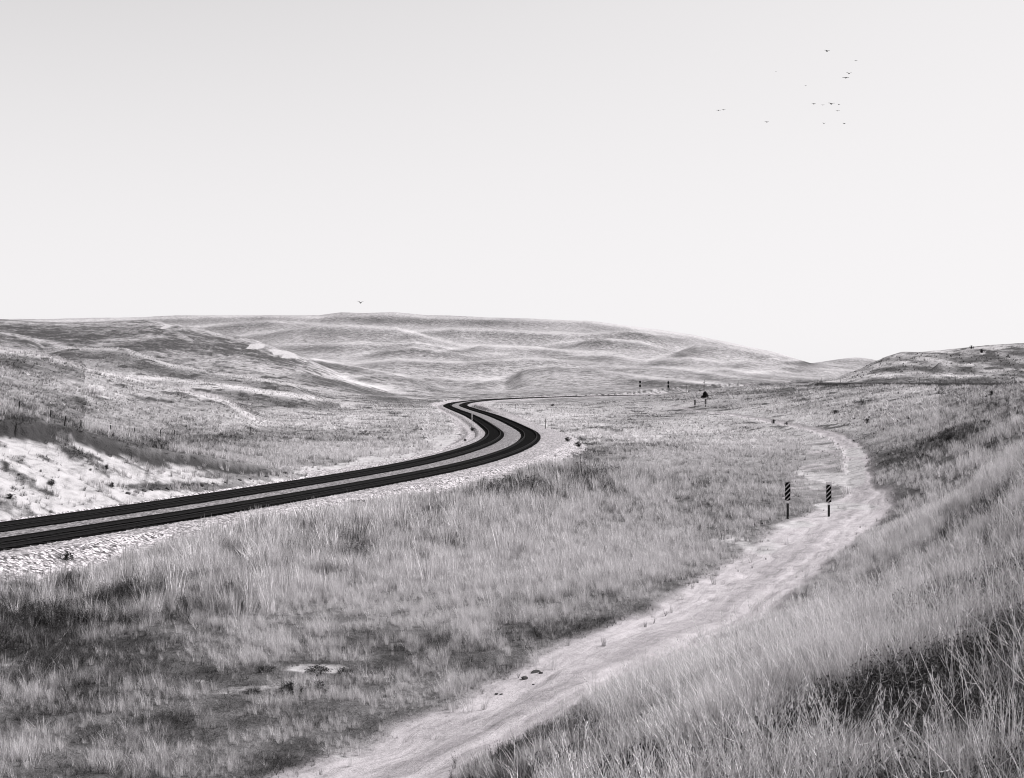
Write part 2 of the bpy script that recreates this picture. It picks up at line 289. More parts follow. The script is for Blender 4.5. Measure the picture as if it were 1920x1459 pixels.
def surface(x, y):
    x = np.ravel(x); y = np.ravel(y)
    T = terrain(x, y, True)
    front = (y > 2).astype(float)
    sb = blobs(SAND_B, T['px'], T['py']) * front
    D = T['D']
    T['sand'] = T['sand'] * (1 - np.clip(blobs(ROUGH_B, T['px'], T['py']) * front * (1 + 2 * fbm(x / .8, y / 1.2, 3, 139)), 0, 1))
    sc = np.clip(D / 60, .6, 14)           # coarser mottling farther out
    n1 = fbm(x / 2.2, y / 3.4, 3, 101); n2 = fbm(x / 14, y / 20, 3, 111); n3 = fbm(x / 70, y / 330, 3, 121); fr = ss(400, 900, D); n2 = n2 * (1 - .75 * fr)
    ts = T['ts']; strip = .85 * np.exp(-((ts + 7.4) / 2.2) ** 2) * ss(98, 108, y) * (1 - ss(175, 200, y))
    sb = np.maximum(sb, strip)
    T['sand'] = np.clip(np.maximum(T['sand'] * (1 - .72 * ss(.05, .18, fbm(T['ta'] / .9 + ts * .12, ts / 3.2, 4, 137))), ss(.30, .85, sb + (1.1 + 1.3 * ss(250, 500, D)) * ss(.05, .3, sb) * fbm(x / 1.6 / sc ** .35, y / 2.4 / sc ** .7, 4, 131))), 0, 1)
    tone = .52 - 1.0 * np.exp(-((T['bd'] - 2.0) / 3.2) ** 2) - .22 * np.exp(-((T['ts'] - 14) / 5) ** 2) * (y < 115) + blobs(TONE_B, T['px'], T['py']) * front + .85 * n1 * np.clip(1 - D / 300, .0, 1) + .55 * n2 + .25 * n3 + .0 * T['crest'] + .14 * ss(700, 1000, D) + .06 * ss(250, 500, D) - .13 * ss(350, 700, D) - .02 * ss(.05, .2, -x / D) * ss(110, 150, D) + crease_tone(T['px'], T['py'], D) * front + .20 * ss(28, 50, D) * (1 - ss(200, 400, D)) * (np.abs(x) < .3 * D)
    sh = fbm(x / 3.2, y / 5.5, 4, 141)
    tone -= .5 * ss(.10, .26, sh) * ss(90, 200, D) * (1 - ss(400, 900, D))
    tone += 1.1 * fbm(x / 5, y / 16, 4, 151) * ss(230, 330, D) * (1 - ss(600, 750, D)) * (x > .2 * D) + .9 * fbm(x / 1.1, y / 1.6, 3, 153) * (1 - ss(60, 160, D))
    T['tone'] = np.clip(.5 + (tone - .5) * 1.25, 0, 1)
    return T

# ------------------------------------------------------------------ object helpers
def tag(o, label=None, cat=None, group=None, kind=None):
    if label: o['label'] = label
    if cat: o['category'] = cat
    if group: o['group'] = group
    if kind: o['kind'] = kind
    return o
def mesh_obj(name, v, f, mat, parent=None, smooth=False, loc=(0, 0, 0)):
    me = bpy.data.meshes.new(name); me.from_pydata([tuple(p) for p in v], [], [tuple(q) for q in f]); me.update()
    o = bpy.data.objects.new(name, me); C.objects.link(o)
    for m in (mat if isinstance(mat, (list, tuple)) else [mat]): me.materials.append(m)
    if smooth: me.polygons.foreach_set('use_smooth', [True] * len(me.polygons))
    o.location = loc
    if parent: o.parent = parent
    return o
def empty(name, loc, rz=0):
    o = bpy.data.objects.new(name, None); C.objects.link(o); o.location = loc; o.rotation_euler = (0, 0, rz); o.empty_display_size = .3; return o
class MB:
    def __init__(s): s.v = []; s.f = []; s.m = []
    def add(s, v, f, m=0):
        k = len(s.v); s.v += [tuple(p) for p in v]; s.f += [tuple(i + k for i in q) for q in f]; s.m += [m] * len(f)
    def box(s, c, d, m=0, bev=0.0, rot=None):
        x, y, z = (q / 2 for q in d); b = min(bev, x * .45, y * .45, z * .45)
        if b <= 0:
            V = [(sx * x, sy * y, sz * z) for sz in (-1, 1) for sx, sy in ((-1, -1), (1, -1), (1, 1), (-1, 1))]
            F = [(3, 2, 1, 0), (4, 5, 6, 7), (0, 1, 5, 4), (1, 2, 6, 5), (2, 3, 7, 6), (3, 0, 4, 7)]
        else:
            ring = lambda i, zz: [(-x + i, -y + i * 0 + b, zz), (-x + b, -y + i, zz), (x - b, -y + i, zz), (x - i, -y + b, zz), (x - i, y - b, zz), (x - b, y - i, zz), (-x + b, y - i, zz), (-x + i, y - b, zz)]
            V = ring(b * .8, -z) + ring(0, -z + b) + ring(0, z - b) + ring(b * .8, z); F = [tuple(range(7, -1, -1)), tuple(range(24, 32))]
            for r_ in range(3):
                for i in range(8): j = (i + 1) % 8; F.append((r_ * 8 + i, r_ * 8 + j, r_ * 8 + 8 + j, r_ * 8 + 8 + i))
        if rot is not None: V = [tuple(rot @ np.array(p)) for p in V]
        s.add([(p[0] + c[0], p[1] + c[1], p[2] + c[2]) for p in V], F, m)
    def tube(s, pts, rad, n=8, m=0, cap=True):
        pts = [np.array(p, float) for p in pts]; V = []
        rad = rad if isinstance(rad, (list, tuple)) else [rad] * len(pts)
        for i, p in enumerate(pts):
            d = pts[min(i + 1, len(pts) - 1)] - pts[max(i - 1, 0)]; d /= np.linalg.norm(d) + 1e-9
            a = np.cross(d, (0, 0, 1) if abs(d[2]) < .9 else (1, 0, 0)); a /= np.linalg.norm(a); b = np.cross(d, a)
            for k in range(n):
                t = 2 * math.pi * k / n; V.append(p + rad[i] * (math.cos(t) * a + math.sin(t) * b))
        F = [(i * n + k, i * n + (k + 1) % n, (i + 1) * n + (k + 1) % n, (i + 1) * n + k) for i in range(len(pts) - 1) for k in range(n)]
        if cap: F += [tuple(range(n)), tuple((len(pts) - 1) * n + k for k in range(n - 1, -1, -1))]
        s.add(V, F, m)
    def build(s, name, mat, parent=None, smooth=False, loc=(0, 0, 0)):
        o = mesh_obj(name, s.v, s.f, mat, parent, smooth, loc)
        if any(s.m): o.data.polygons.foreach_set('material_index', s.m)
        return o
def copy_tree(o, parent=None):
    c = o.copy(); C.objects.link(c); c.parent = parent
    for ch in list(o.children): copy_tree(ch, c)
    return c

# ------------------------------------------------------------------ materials
TINT = (1.0, .972, .99)
def g(v): return (v * TINT[0], v * TINT[1], v * TINT[2], 1)
def new_mat(name, rough=.9):
    m = bpy.data.materials.new(name); m.use_nodes = True; nt = m.node_tree; b = nt.nodes['Principled BSDF']
    b.inputs['Roughness'].default_value = rough; b.inputs['Specular IOR Level'].default_value = .15
    return m, nt, b
def N(nt, t, **kw):
    n_ = nt.nodes.new(t)
    for k, v in kw.items():
        if hasattr(n_, k): setattr(n_, k, v)
        else: n_.inputs[k.replace('_', ' ')].default_value = v
    return n_
def ramp(nt, src, stops):
    r = nt.nodes.new('ShaderNodeValToRGB'); e = r.color_ramp.elements
    while len(e) < len(stops): e.new(.5)
    for i, (p, v) in enumerate(stops): e[i].position = p; e[i].color = g(v)
    nt.links.new(src, r.inputs[0]); return r.outputs[0]
def mixc(nt, f, a, b, mode='MIX'):
    m = nt.nodes.new('ShaderNodeMix'); m.data_type = 'RGBA'; m.blend_type = mode
    for s_, k in ((f, 0), (a, 6), (b, 7)):
        if isinstance(s_, (int, float)): m.inputs[k].default_value = s_ if k == 0 else g(s_)
        else: nt.links.new(s_, m.inputs[k])
    return m.outputs[2]
def math_(nt, op, a, b=None, c=None):
    m = nt.nodes.new('ShaderNodeMath'); m.operation = op
    for i, s_ in enumerate((a, b, c)):
        if s_ is None: continue
        if isinstance(s_, (int, float)): m.inputs[i].default_value = s_
        else: nt.links.new(s_, m.inputs[i])
    return m.outputs[0]
def attr(nt, name, typ='GEOMETRY'):
    a = nt.nodes.new('ShaderNodeAttribute'); a.attribute_name = name; a.attribute_type = typ; return a
def noise_n(nt, vec, scale, detail=4, rough=.6, dist=0):
    n_ = nt.nodes.new('ShaderNodeTexNoise'); n_.inputs['Scale'].default_value = scale; n_.inputs['Detail'].default_value = detail
    n_.inputs['Roughness'].default_value = rough; n_.inputs['Distortion'].default_value = dist; nt.links.new(vec, n_.inputs['Vector']); return n_.outputs[0]
def simple(name, v, rough=.7, var=.25, scale=9, bump=.15, metal=0):
    m, nt, b = new_mat(name, rough); tc = nt.nodes.new('ShaderNodeTexCoord')
    nn = noise_n(nt, tc.outputs['Object'], scale, 5)
    nt.links.new(ramp(nt, nn, [(.3, v * (1 - var)), (.7, v * (1 + var))]), b.inputs['Base Color'])
    bp = nt.nodes.new('ShaderNodeBump'); bp.inputs['Strength'].default_value = bump; bp.inputs['Distance'].default_value = .01
    nt.links.new(nn, bp.inputs['Height']); nt.links.new(bp.outputs[0], b.inputs['Normal']); b.inputs['Metallic'].default_value = metal
    if v < .035: b.inputs['Specular IOR Level'].default_value = .02; b.inputs['Roughness'].default_value = 1
    return m

def ground_material():
    m, nt, b = new_mat('ground_surface', .95); b.inputs['Specular IOR Level'].default_value = .05
    geo = nt.nodes.new('ShaderNodeNewGeometry'); pos = geo.outputs['Position']
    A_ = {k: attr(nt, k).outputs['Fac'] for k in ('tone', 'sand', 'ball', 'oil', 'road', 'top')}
    nf = noise_n(nt, pos, 9, 6, .7); nm = noise_n(nt, pos, 1.1, 6, .72); nl = noise_n(nt, pos, .22, 5, .6); ng = noise_n(nt, pos, .55, 8, .85)
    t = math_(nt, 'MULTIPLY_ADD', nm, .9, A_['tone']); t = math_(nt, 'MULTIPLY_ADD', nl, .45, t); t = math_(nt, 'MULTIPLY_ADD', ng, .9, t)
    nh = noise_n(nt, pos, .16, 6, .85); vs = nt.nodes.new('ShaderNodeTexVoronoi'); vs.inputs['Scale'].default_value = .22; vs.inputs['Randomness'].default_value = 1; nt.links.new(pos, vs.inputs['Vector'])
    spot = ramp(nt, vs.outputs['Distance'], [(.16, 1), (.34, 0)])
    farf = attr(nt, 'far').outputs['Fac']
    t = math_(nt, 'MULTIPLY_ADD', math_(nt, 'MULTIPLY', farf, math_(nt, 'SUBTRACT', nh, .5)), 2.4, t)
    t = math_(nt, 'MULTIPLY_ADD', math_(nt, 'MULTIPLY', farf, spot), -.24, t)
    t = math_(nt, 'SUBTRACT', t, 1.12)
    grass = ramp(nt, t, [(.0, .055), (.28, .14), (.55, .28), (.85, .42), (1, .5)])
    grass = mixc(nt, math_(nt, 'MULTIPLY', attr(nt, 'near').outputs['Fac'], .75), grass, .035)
    # sand
    wv = nt.nodes.new('ShaderNodeMapping'); wv.inputs['Scale'].default_value = (1, 1, 2.5); nt.links.new(pos, wv.inputs[0])
    sn = noise_n(nt, wv.outputs[0], .9, 7, .7)
    sandc = ramp(nt, sn, [(.25, .11), (.40, .27), (.52, .39), (.8, .46)])
    # road dust with streaks along the wheel tracks
    cm = nt.nodes.new('ShaderNodeCombineXYZ'); nt.links.new(attr(nt, 'ra').outputs['Fac'], cm.inputs[0])
    nt.links.new(attr(nt, 'rs').outputs['Fac'], cm.inputs[1])
    mp = nt.nodes.new('ShaderNodeMapping'); mp.inputs['Scale'].default_value = (.35, 3.2, 1); nt.links.new(cm.outputs[0], mp.inputs[0])
    rn = noise_n(nt, mp.outputs[0], 1, 6, .65, .3); rn2 = noise_n(nt, pos, 1.6, 7, .72)
    roadc = ramp(nt, math_(nt, 'MULTIPLY_ADD', rn, .6, math_(nt, 'MULTIPLY', rn2, .4)), [(.3, .16), (.43, .32), (.55, .42), (.8, .52)])
    rsa = math_(nt, 'ABSOLUTE', attr(nt, 'rs').outputs['Fac']); crown = ramp(nt, math_(nt, 'MULTIPLY_ADD', rn2, .5, math_(nt, 'MULTIPLY', rsa, 1)), [(.25, .75), (.85, 1), (1.0, 1)])
    roadc = mixc(nt, 1, roadc, crown, 'MULTIPLY')
    # ballast stones
    vo = nt.nodes.new('ShaderNodeTexVoronoi'); vo.inputs['Scale'].default_value = 8; nt.links.new(pos, vo.inputs['Vector'])
    sc_ = nt.nodes.new('ShaderNodeSeparateColor'); nt.links.new(vo.outputs['Color'], sc_.inputs[0])
    ballc = ramp(nt, sc_.outputs[0], [(.0, .06), (.3, .24), (.6, .52), (1, .85)])
    dk = math_(nt, 'MULTIPLY', ramp(nt, vo.outputs['Distance'], [(.35, 1), (.75, .25)]), 1)
    ballc = mixc(nt, .6, ballc, dk, 'MULTIPLY')
    ballc = mixc(nt, math_(nt, 'MULTIPLY', ramp(nt, noise_n(nt, pos, .35, 4), [(.45, 0), (.62, 1)]), .35), ballc, .22)
    col = mixc(nt, A_['road'], grass, roadc)
    sf = nt.nodes.new('ShaderNodeMapRange'); sf.interpolation_type = 'SMOOTHSTEP'; nt.links.new(math_(nt, 'MULTIPLY_ADD', A_['sand'], 1.5, math_(nt, 'MULTIPLY_ADD', math_(nt, 'ADD', ng, nm), .9, math_(nt, 'MULTIPLY', farf, math_(nt, 'MULTIPLY_ADD', nh, 3.2, -1.75)))), sf.inputs[0]); sf.inputs[1].default_value = 1.15; sf.inputs[2].default_value = 1.95
    col = mixc(nt, sf.outputs[0], col, sandc)
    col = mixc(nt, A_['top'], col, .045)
    bf = math_(nt, 'GREATER_THAN', math_(nt, 'MULTIPLY_ADD', nf, .6, A_['ball']), .8)
    col = mixc(nt, bf, col, ballc)
    ballc = mixc(nt, .75, ballc, ramp(nt, noise_n(nt, pos, 7, 4, .9), [(.36, .35), (.5, .9), (.64, 1.2)]), 'MULTIPLY'); ballc = mixc(nt, math_(nt, 'MULTIPLY', attr(nt, 'mid').outputs['Fac'], .48), ballc, .06); col = mixc(nt, bf, col, ballc)
    oilf = math_(nt, 'GREATER_THAN', math_(nt, 'MULTIPLY_ADD', sc_.outputs[1], .5, A_['oil']), .75)
    col = mixc(nt, math_(nt, 'MULTIPLY', oilf, .98), col, .011)
    nt.links.new(col, b.inputs['Base Color'])
    # bump: tufty where grass, stones on ballast, ripples on sand
    bfade = math_(nt, 'SUBTRACT', 1.0, math_(nt, 'MULTIPLY', A_['ball'], .8))
    hgt = math_(nt, 'MULTIPLY', nm, math_(nt, 'SUBTRACT', 1.0, math_(nt, 'MAXIMUM', math_(nt, 'MAXIMUM', A_['road'], A_['sand']), A_['ball'])))
    h2 = math_(nt, 'MULTIPLY', math_(nt, 'MULTIPLY', nf, .12), bfade); h3 = math_(nt, 'MULTIPLY', vo.outputs['Distance'], math_(nt, 'MULTIPLY', A_['ball'], -.10))
    h4 = math_(nt, 'MULTIPLY', math_(nt, 'MULTIPLY', math_(nt, 'ADD', rn, sn), bfade), .14)
    bp = nt.nodes.new('ShaderNodeBump'); bp.inputs['Strength'].default_value = .9; bp.inputs['Distance'].default_value = .35
    nt.links.new(math_(nt, 'ADD', math_(nt, 'ADD', hgt, h2), math_(nt, 'ADD', h3, h4)), bp.inputs['Height']); nt.links.new(bp.outputs[0], b.inputs['Normal'])
    return m
M_GROUND = ground_material()
M_TIE = simple('creosoted_wood', .011, .9, .4, 6)
M_RAIL = simple('rusty_steel', .014, .6, .3, 12, .1, .0)
M_RAILTOP = simple('worn_steel_top', .03, .6, .2, 12, .05, 0)
M_BLACK = simple('black_paint', .006, .6, .3, 6)
M_STRIPE = simple('reflective_stripe', .42, .5, .12, 14)
M_WHITE = simple('white_paint', .78, .5, .08, 14)
M_POST = simple('dark_weathered_wood', .035, .9, .4, 10)
M_PALEPOST = simple('bleached_wood', .5, .9, .2, 10)
M_STEEL = simple('dark_galvanised_steel', .12, .5, .2, 10)
M_ROCK = simple('dark_stone', .045, .95, .5, 5, .6)
M_CLOD = simple('earth_clod', .10, .95, .5, 5, .8)
M_LENS = simple('signal_glass', .05, .15, .1, 3)
M_BIRD = simple('dark_feathers', .02, .8, .2, 9)
def leaf_mat(name, dark, light, transl=.3, useinst=True):
    m, nt, b = new_mat(name, .8); nt.nodes.remove(b); out = nt.nodes['Material Output']
    d = nt.nodes.new('ShaderNodeBsdfDiffuse'); t = nt.nodes.new('ShaderNodeBsdfTranslucent'); mx = nt.nodes.new('ShaderNodeMixShader'); mx.inputs[0].default_value = transl
    geo = nt.nodes.new('ShaderNodeNewGeometry')
    if useinst:
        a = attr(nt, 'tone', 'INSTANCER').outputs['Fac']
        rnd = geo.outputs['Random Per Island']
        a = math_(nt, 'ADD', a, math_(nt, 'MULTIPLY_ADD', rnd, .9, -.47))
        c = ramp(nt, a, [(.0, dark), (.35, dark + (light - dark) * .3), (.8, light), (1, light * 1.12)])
    else:
        c = ramp(nt, geo.outputs['Random Per Island'], [(0, dark), (1, light)])
    nt.links.new(c, d.inputs[0]); nt.links.new(c, t.inputs[0]); nt.links.new(d.outputs[0], mx.inputs[1]); nt.links.new(t.outputs[0], mx.inputs[2]); nt.links.new(mx.outputs[0], out.inputs[0])
    return m
M_GRASS = leaf_mat('dry_grass', .03, .68, .18)
M_WEED = leaf_mat('dark_weed', .02, .32, .15)
M_STALK = leaf_mat('pale_stalk', .48, .78, .2)
M_SHRUB = leaf_mat('dark_shrub_leaves', .012, .05, .15, False)
M_YUCCA = leaf_mat('spiky_dark_leaves', .03, .12, .15, False)

# ------------------------------------------------------------------ ground sheet
NC, NR = 1000, 980
th = np.concatenate([np.arctan(np.linspace(-.56, .56, NC)), np.linspace(math.atan(.56), 2 * math.pi - math.atan(.56), 62)[1:-1]])
# rows denser where the railway and the middle distance show
rr = np.exp(np.linspace(math.log(1.5), math.log(6500), NR)); rr = np.unique(np.concatenate([rr, np.arange(230, 410, .9)])); NR = len(rr)
TH, RR = np.meshgrid(th, rr)
cosc = np.cos(np.clip(np.where(TH > math.pi, TH - 2 * math.pi, TH), -.5105, .5105))
RAD = RR / cosc
X = (RAD * np.sin(TH)).ravel(); Y = (RAD * np.cos(TH)).ravel()
S = surface(X, Y)
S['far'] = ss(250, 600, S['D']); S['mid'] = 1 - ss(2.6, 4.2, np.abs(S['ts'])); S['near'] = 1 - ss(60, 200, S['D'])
Z = S['z']; nth = len(th)
def build_part(name, facesel, idx):
    f = idx[facesel]
    used, inv = np.unique(f.ravel(), return_inverse=True)
    me = bpy.data.meshes.new(name); nv = len(used); nf = len(f)
    me.vertices.add(nv); me.vertices.foreach_set('co', np.stack([X[used], Y[used], Z[used]], 1).ravel())
    me.loops.add(nf * 4); me.loops.foreach_set('vertex_index', inv.astype(np.int32).ravel())
    me.polygons.add(nf); me.polygons.foreach_set('loop_start', np.arange(nf, dtype=np.int32) * 4)
    try: me.polygons.foreach_set('loop_total', np.full(nf, 4, dtype=np.int32))
    except Exception: pass
    me.update(); me.validate(); me.polygons.foreach_set('use_smooth', np.ones(nf, bool))
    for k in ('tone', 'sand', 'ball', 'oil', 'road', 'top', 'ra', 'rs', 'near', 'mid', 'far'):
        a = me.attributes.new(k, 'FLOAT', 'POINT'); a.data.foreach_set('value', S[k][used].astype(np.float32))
    me.materials.append(M_GROUND)
    o = bpy.data.objects.new(name, me); C.objects.link(o); return tag(o, kind='structure')
ii, jj = np.meshgrid(np.arange(NR - 1), np.arange(nth), indexing='ij')
j2 = (jj + 1) % nth
idx = np.stack([ii * nth + jj, ii * nth + j2, (ii + 1) * nth + j2, (ii + 1) * nth + jj], -1).reshape(-1, 4)
fa = lambda k: S[k][idx].mean(1)
fball = (fa('ball') > .5) & (np.abs(fa('ts')) < 11)
froad = (fa('road') > .5) & ~fball
fbank = (fa('drop') > .1) & (fa('sand') > .35) & ~fball & ~froad & (fa('D') < 230) & (np.abs(fa('ts')) < 30)
fhill = (fa('D') > 640) & ~fball & ~froad
rest = ~(fball | froad | fbank | fhill)
build_part('railway_ballast', fball, idx); build_part('dirt_road', froad, idx); build_part('sand_bank', fbank, idx)
build_part('hills', fhill, idx); build_part('ground', rest, idx)

# ------------------------------------------------------------------ railway
def offset(line, off):
    d = np.gradient(line, axis=0); d /= np.hypot(d[:, 0], d[:, 1])[:, None]
    return line + np.stack([d[:, 1], -d[:, 0]], 1) * off
def resample(line, step):
    d = np.hypot(*np.diff(line, axis=0).T); cum = np.concatenate([[0], np.cumsum(d)]); t = np.arange(0, cum[-1], step)
    return np.stack([np.interp(t, cum, line[:, 0]), np.interp(t, cum, line[:, 1])], 1)
PROF = [(-.07, -.17), (.07, -.17), (.07, -.155), (.012, -.135), (.012, -.045), (.036, -.03), (.036, -.004), (.03, 0), (-.03, 0), (-.036, -.004), (-.036, -.03), (-.012, -.045), (-.012, -.135), (-.07, -.155)]
tie_mb = MB(); tie_mb.box((0, 0, 0), (2.4, .23, .16), 0, .012)
tie_src = None
SMOOTH = TRK.copy()
for _ in range(12): SMOOTH[1:-1] = (SMOOTH[:-2] + SMOOTH[1:-1] * 2 + SMOOTH[2:]) / 4
for off, lab in ((-2.25, 'far track of the dark double railway line, beside the white sand bank'), (2.25, 'near track of the dark double railway line, beside the wide pale ballast shoulder')):
    cl = resample(offset(SMOOTH, off), 1.5); root = empty('railway_track', (cl[40][0], cl[40][1], -.2))
    tag(root, lab, 'railway track', 'two parallel railway tracks')
    ox, oy, oz = root.location
    for side in (-.7525, .7525):
        L = offset(cl, side); k = len(PROF); V = []; F = []
        d = np.gradient(L, axis=0); d /= np.hypot(d[:, 0], d[:, 1])[:, None]
        for p, t in zip(L, d):
            for a, b_ in PROF: V.append((p[0] + t[1] * a - ox, p[1] - t[0] * a - oy, b_ - oz))
        for i in range(len(L) - 1):
            for q in range(k): F.append((i * k + q, i * k + (q + 1) % k, (i + 1) * k + (q + 1) % k, (i + 1) * k + q))
        F.append(tuple(range(k))); F.append(tuple(len(V) - 1 - q for q in range(k)))
        r_ = mesh_obj('rail', V, F, [M_RAIL, M_RAILTOP], root)
        mi = [1 if (q % k) == 7 else 0 for i in range(len(L) - 1) for q in range(k)] + [0, 0]; r_.data.polygons.foreach_set('material_index', mi)
    ts_ = resample(offset(SMOOTH, off), .54); d = np.gradient(ts_, axis=0)
    u_ = ts_[:, 0] / np.maximum(ts_[:, 1], 1); first = int(np.argmax((u_ > -.365) & (ts_[:, 1] > 20)))
    restmb = MB()
    if tie_src is None:
        tie_src = tie_mb.build('tie', M_TIE); me_t = tie_src.data; bpy.data.objects.remove(tie_src); tie_src = me_t
    for i, (p, t) in enumerate(zip(ts_, d)):
        ang = math.atan2(t[1], t[0]) - math.pi / 2 + random.uniform(-.015, .015); zz = -.255 + random.uniform(-.008, .004)
        if first <= i < first + 100:
            o = bpy.data.objects.new('tie', me_t); C.objects.link(o); o.parent = root; o.location = (p[0] - ox, p[1] - oy, zz - oz); o.rotation_euler = (0, 0, ang)
        elif p[1] > -5 and p[1] < 790:
            c_, s_ = math.cos(ang), math.sin(ang)
            restmb.box((p[0] - ox, p[1] - oy, zz - oz), (2.4, .23, .16), 0, 0, np.array([[c_, -s_, 0], [s_, c_, 0], [0, 0, 1]]))
    tag(restmb.build('tie', M_TIE, root), kind='stuff')

# ------------------------------------------------------------------ striped object markers
def striped_panel(w, h, white_top=False):
    """panel face of black with diagonal pale stripes rising to the right, as strips of faces 2 mm proud"""
    mb = MB(); mb.box((0, 0, h / 2), (w, .012, h), 0, .003)
    per = h / 3.9; sw = per * .33
    def clip_poly(poly, axis, lim, keep_less):
        out = []
        for i in range(len(poly)):
            a, b_ = poly[i], poly[(i + 1) % len(poly)]
            ia = (a[axis] <= lim) == keep_less; ib = (b_[axis] <= lim) == keep_less
            if ia: out.append(a)
            if ia != ib:
                t = (lim - a[axis]) / (b_[axis] - a[axis]); out.append((a[0] + t * (b_[0] - a[0]), a[1] + t * (b_[1] - a[1])))
        return out
    for k in range(-2, 6):
        z0 = k * per + .1 * per
        x0 = w / 2 - .012; sl = 1.05
        poly = [(-x0, z0 - x0 * sl), (x0, z0 + x0 * sl), (x0, z0 + x0 * sl + sw), (-x0, z0 - x0 * sl + sw)]
        poly = clip_poly(poly, 1, .012, False)
        if len(poly) < 3: continue
        poly = clip_poly(poly, 1, h - .012, True)
        if len(poly) < 3: continue
        mb.add([(a, -.0085, b_) for a, b_ in poly], [tuple(range(len(poly)))], 1)
    return mb
def marker(px, py, label, hgt=1.86, white_top=False, group=None, face=0.0, sc=1.0):
    x, y, z = hit(px, py); root = empty('object_marker', (x, y, z), -math.atan2(x, y) + face)
    root.scale = (sc * 1.15, sc, sc) if sc > 1 else (1, 1, 1)
    tag(root, label, 'marker post', group)
    post = MB(); post.box((0, .05, hgt * .5 - .15), (.12, .06, hgt + .1), 0, .006); post.build('post', M_POST, root)
    pn = striped_panel(.27, .93); pn.build('striped_panel', [M_BLACK, M_STRIPE], root, loc=(0, 0, hgt - .95))
    band = MB(); band.box((0, .05, hgt - 1.04), (.13, .072, .13), 0, .004); band.build('reflector_band', M_WHITE, root)
    if white_top:
        cap = MB(); cap.box((0, .004, hgt + .045), (.30, .012, .13), 0, .003); cap.build('white_plate', M_WHITE, root)
    return root
marker(1477, 973, 'striped marker post on the left side of the dirt road, without a white top', 1.9, False, 'striped marker posts by the dirt road', .05)
marker(1554, 969, 'striped marker post on the right side of the dirt road, with a white top', 1.72, True, 'striped marker posts by the dirt road', -.04)
marker(1303, 765, 'small distant striped marker post, left one of the far pair below the dark cedar', 1.4, False, 'distant striped marker posts', .1, 1.25)
marker(1323, 763, 'small distant striped marker post, right one of the far pair below the dark cedar', 1.4, False, 'distant striped marker posts', -.1, 1.25)

# ------------------------------------------------------------------ railway signals
def signal(px, D, topy, label):
    x = (px - 960) / FPX * D; z0 = H(x, D); top = EYE - (topy - HORIZ) / FPX * D
    root = empty('railway_signal', (x, D, z0), .15); tag(root, label, 'railway signal', 'pair of railway signals far down the line')
    h = top - z0
    b_ = MB(); b_.box((0, 0, .2), (.6, .6, .5), 0, .04); b_.build('foundation', M_PALEPOST, root)
    m_ = MB(); m_.tube([(0, 0, .4), (0, 0, h)], .08, 10); m_.build('mast', M_STEEL, root, True)
    ld = MB()
    for sx in (-.16, .16): ld.tube([(sx, .45, .3), (sx, .22, h - .4)], .018, 5)
    for k in range(int((h - .8) / .35)):
        t = (k * .35 + .4) / h; ld.tube([(-.16, .45 - .23 * t, .3 + k * .35), (.16, .45 - .23 * t, .3 + k * .35)], .012, 4)
    ld.build('ladder', M_STEEL, root)
    for hz in (h - .75, h - 2.6):
        hd = MB(); n_ = 20; V = []
        for yy in (-.16, -.12):
            for k in range(n_):
                a = 2 * math.pi * k / n_; V.append((.46 * math.cos(a), yy, hz + (.28 if math.sin(a) > 0 else -.28) + .39 * math.sin(a)))
        hd.add(V, [tuple(range(n_)), tuple(range(2 * n_ - 1, n_ - 1, -1))] + [(k, (k + 1) % n_, n_ + (k + 1) % n_, n_ + k) for k in range(n_)])
        hd.box((0, .02, hz), (.30, .26, .9), 0, .02)
        head = hd.build('signal_head', M_BLACK, root)
        for dz in (-.28, 0, .28):
            q = MB(); q.tube([(0, -.16, hz + dz), (0, -.40, hz + dz - .02)], [.10, .11], 12, 0, False); q.build('hood', M_BLACK, head)
            l_ = MB(); l_.tube([(0, -.165, hz + dz), (0, -.18, hz + dz)], .095, 12); l_.build('lens', M_LENS, head)
signal(1200, 700, 713.5, 'black two-headed railway signal mast, left one of the far pair above the vanishing rails')
signal(1253, 690, 714.5, 'black two-headed railway signal mast, right one of the far pair above the vanishing rails')

# ------------------------------------------------------------------ posts
def post(px, by, hpx, label, cat='post', name='fence_post', mat=None, group=None, lean=0.0, r=.05, top=None, D=None, wide=1.0):
    if D: x = (px - 960) / FPX * D; y = D; z = H(x, y); hh = (z - (EYE - (by - HORIZ) / FPX * D)); base_top = EYE - (by - hpx - HORIZ) / FPX * D; h = base_top - z
    else:
        x, y, z = hit(px, by); h = hpx * y / FPX
    h = max(h, .5); k = max(r, .55 * y / FPX * .55) * wide
    mb = MB(); L = lean * h
    mb.tube([(0, 0, -.25), (L * .33 + random.uniform(-.01, .01), 0, h * .33), (L * .7, .01, h * .7), (L, 0, h)], [k * 1.1, k, k * .95, k * .85], 8)
    if top:
        root = empty(name, (x, y, z)); tag(root, label, cat, group); mb.build('post', mat or M_POST, root)
        top(root, h, k)
        return root
    o = mb.build(name, mat or M_POST, None, False, (x, y, z)); return tag(o, label, cat, group)
FG = 'fence posts on the left hillside'
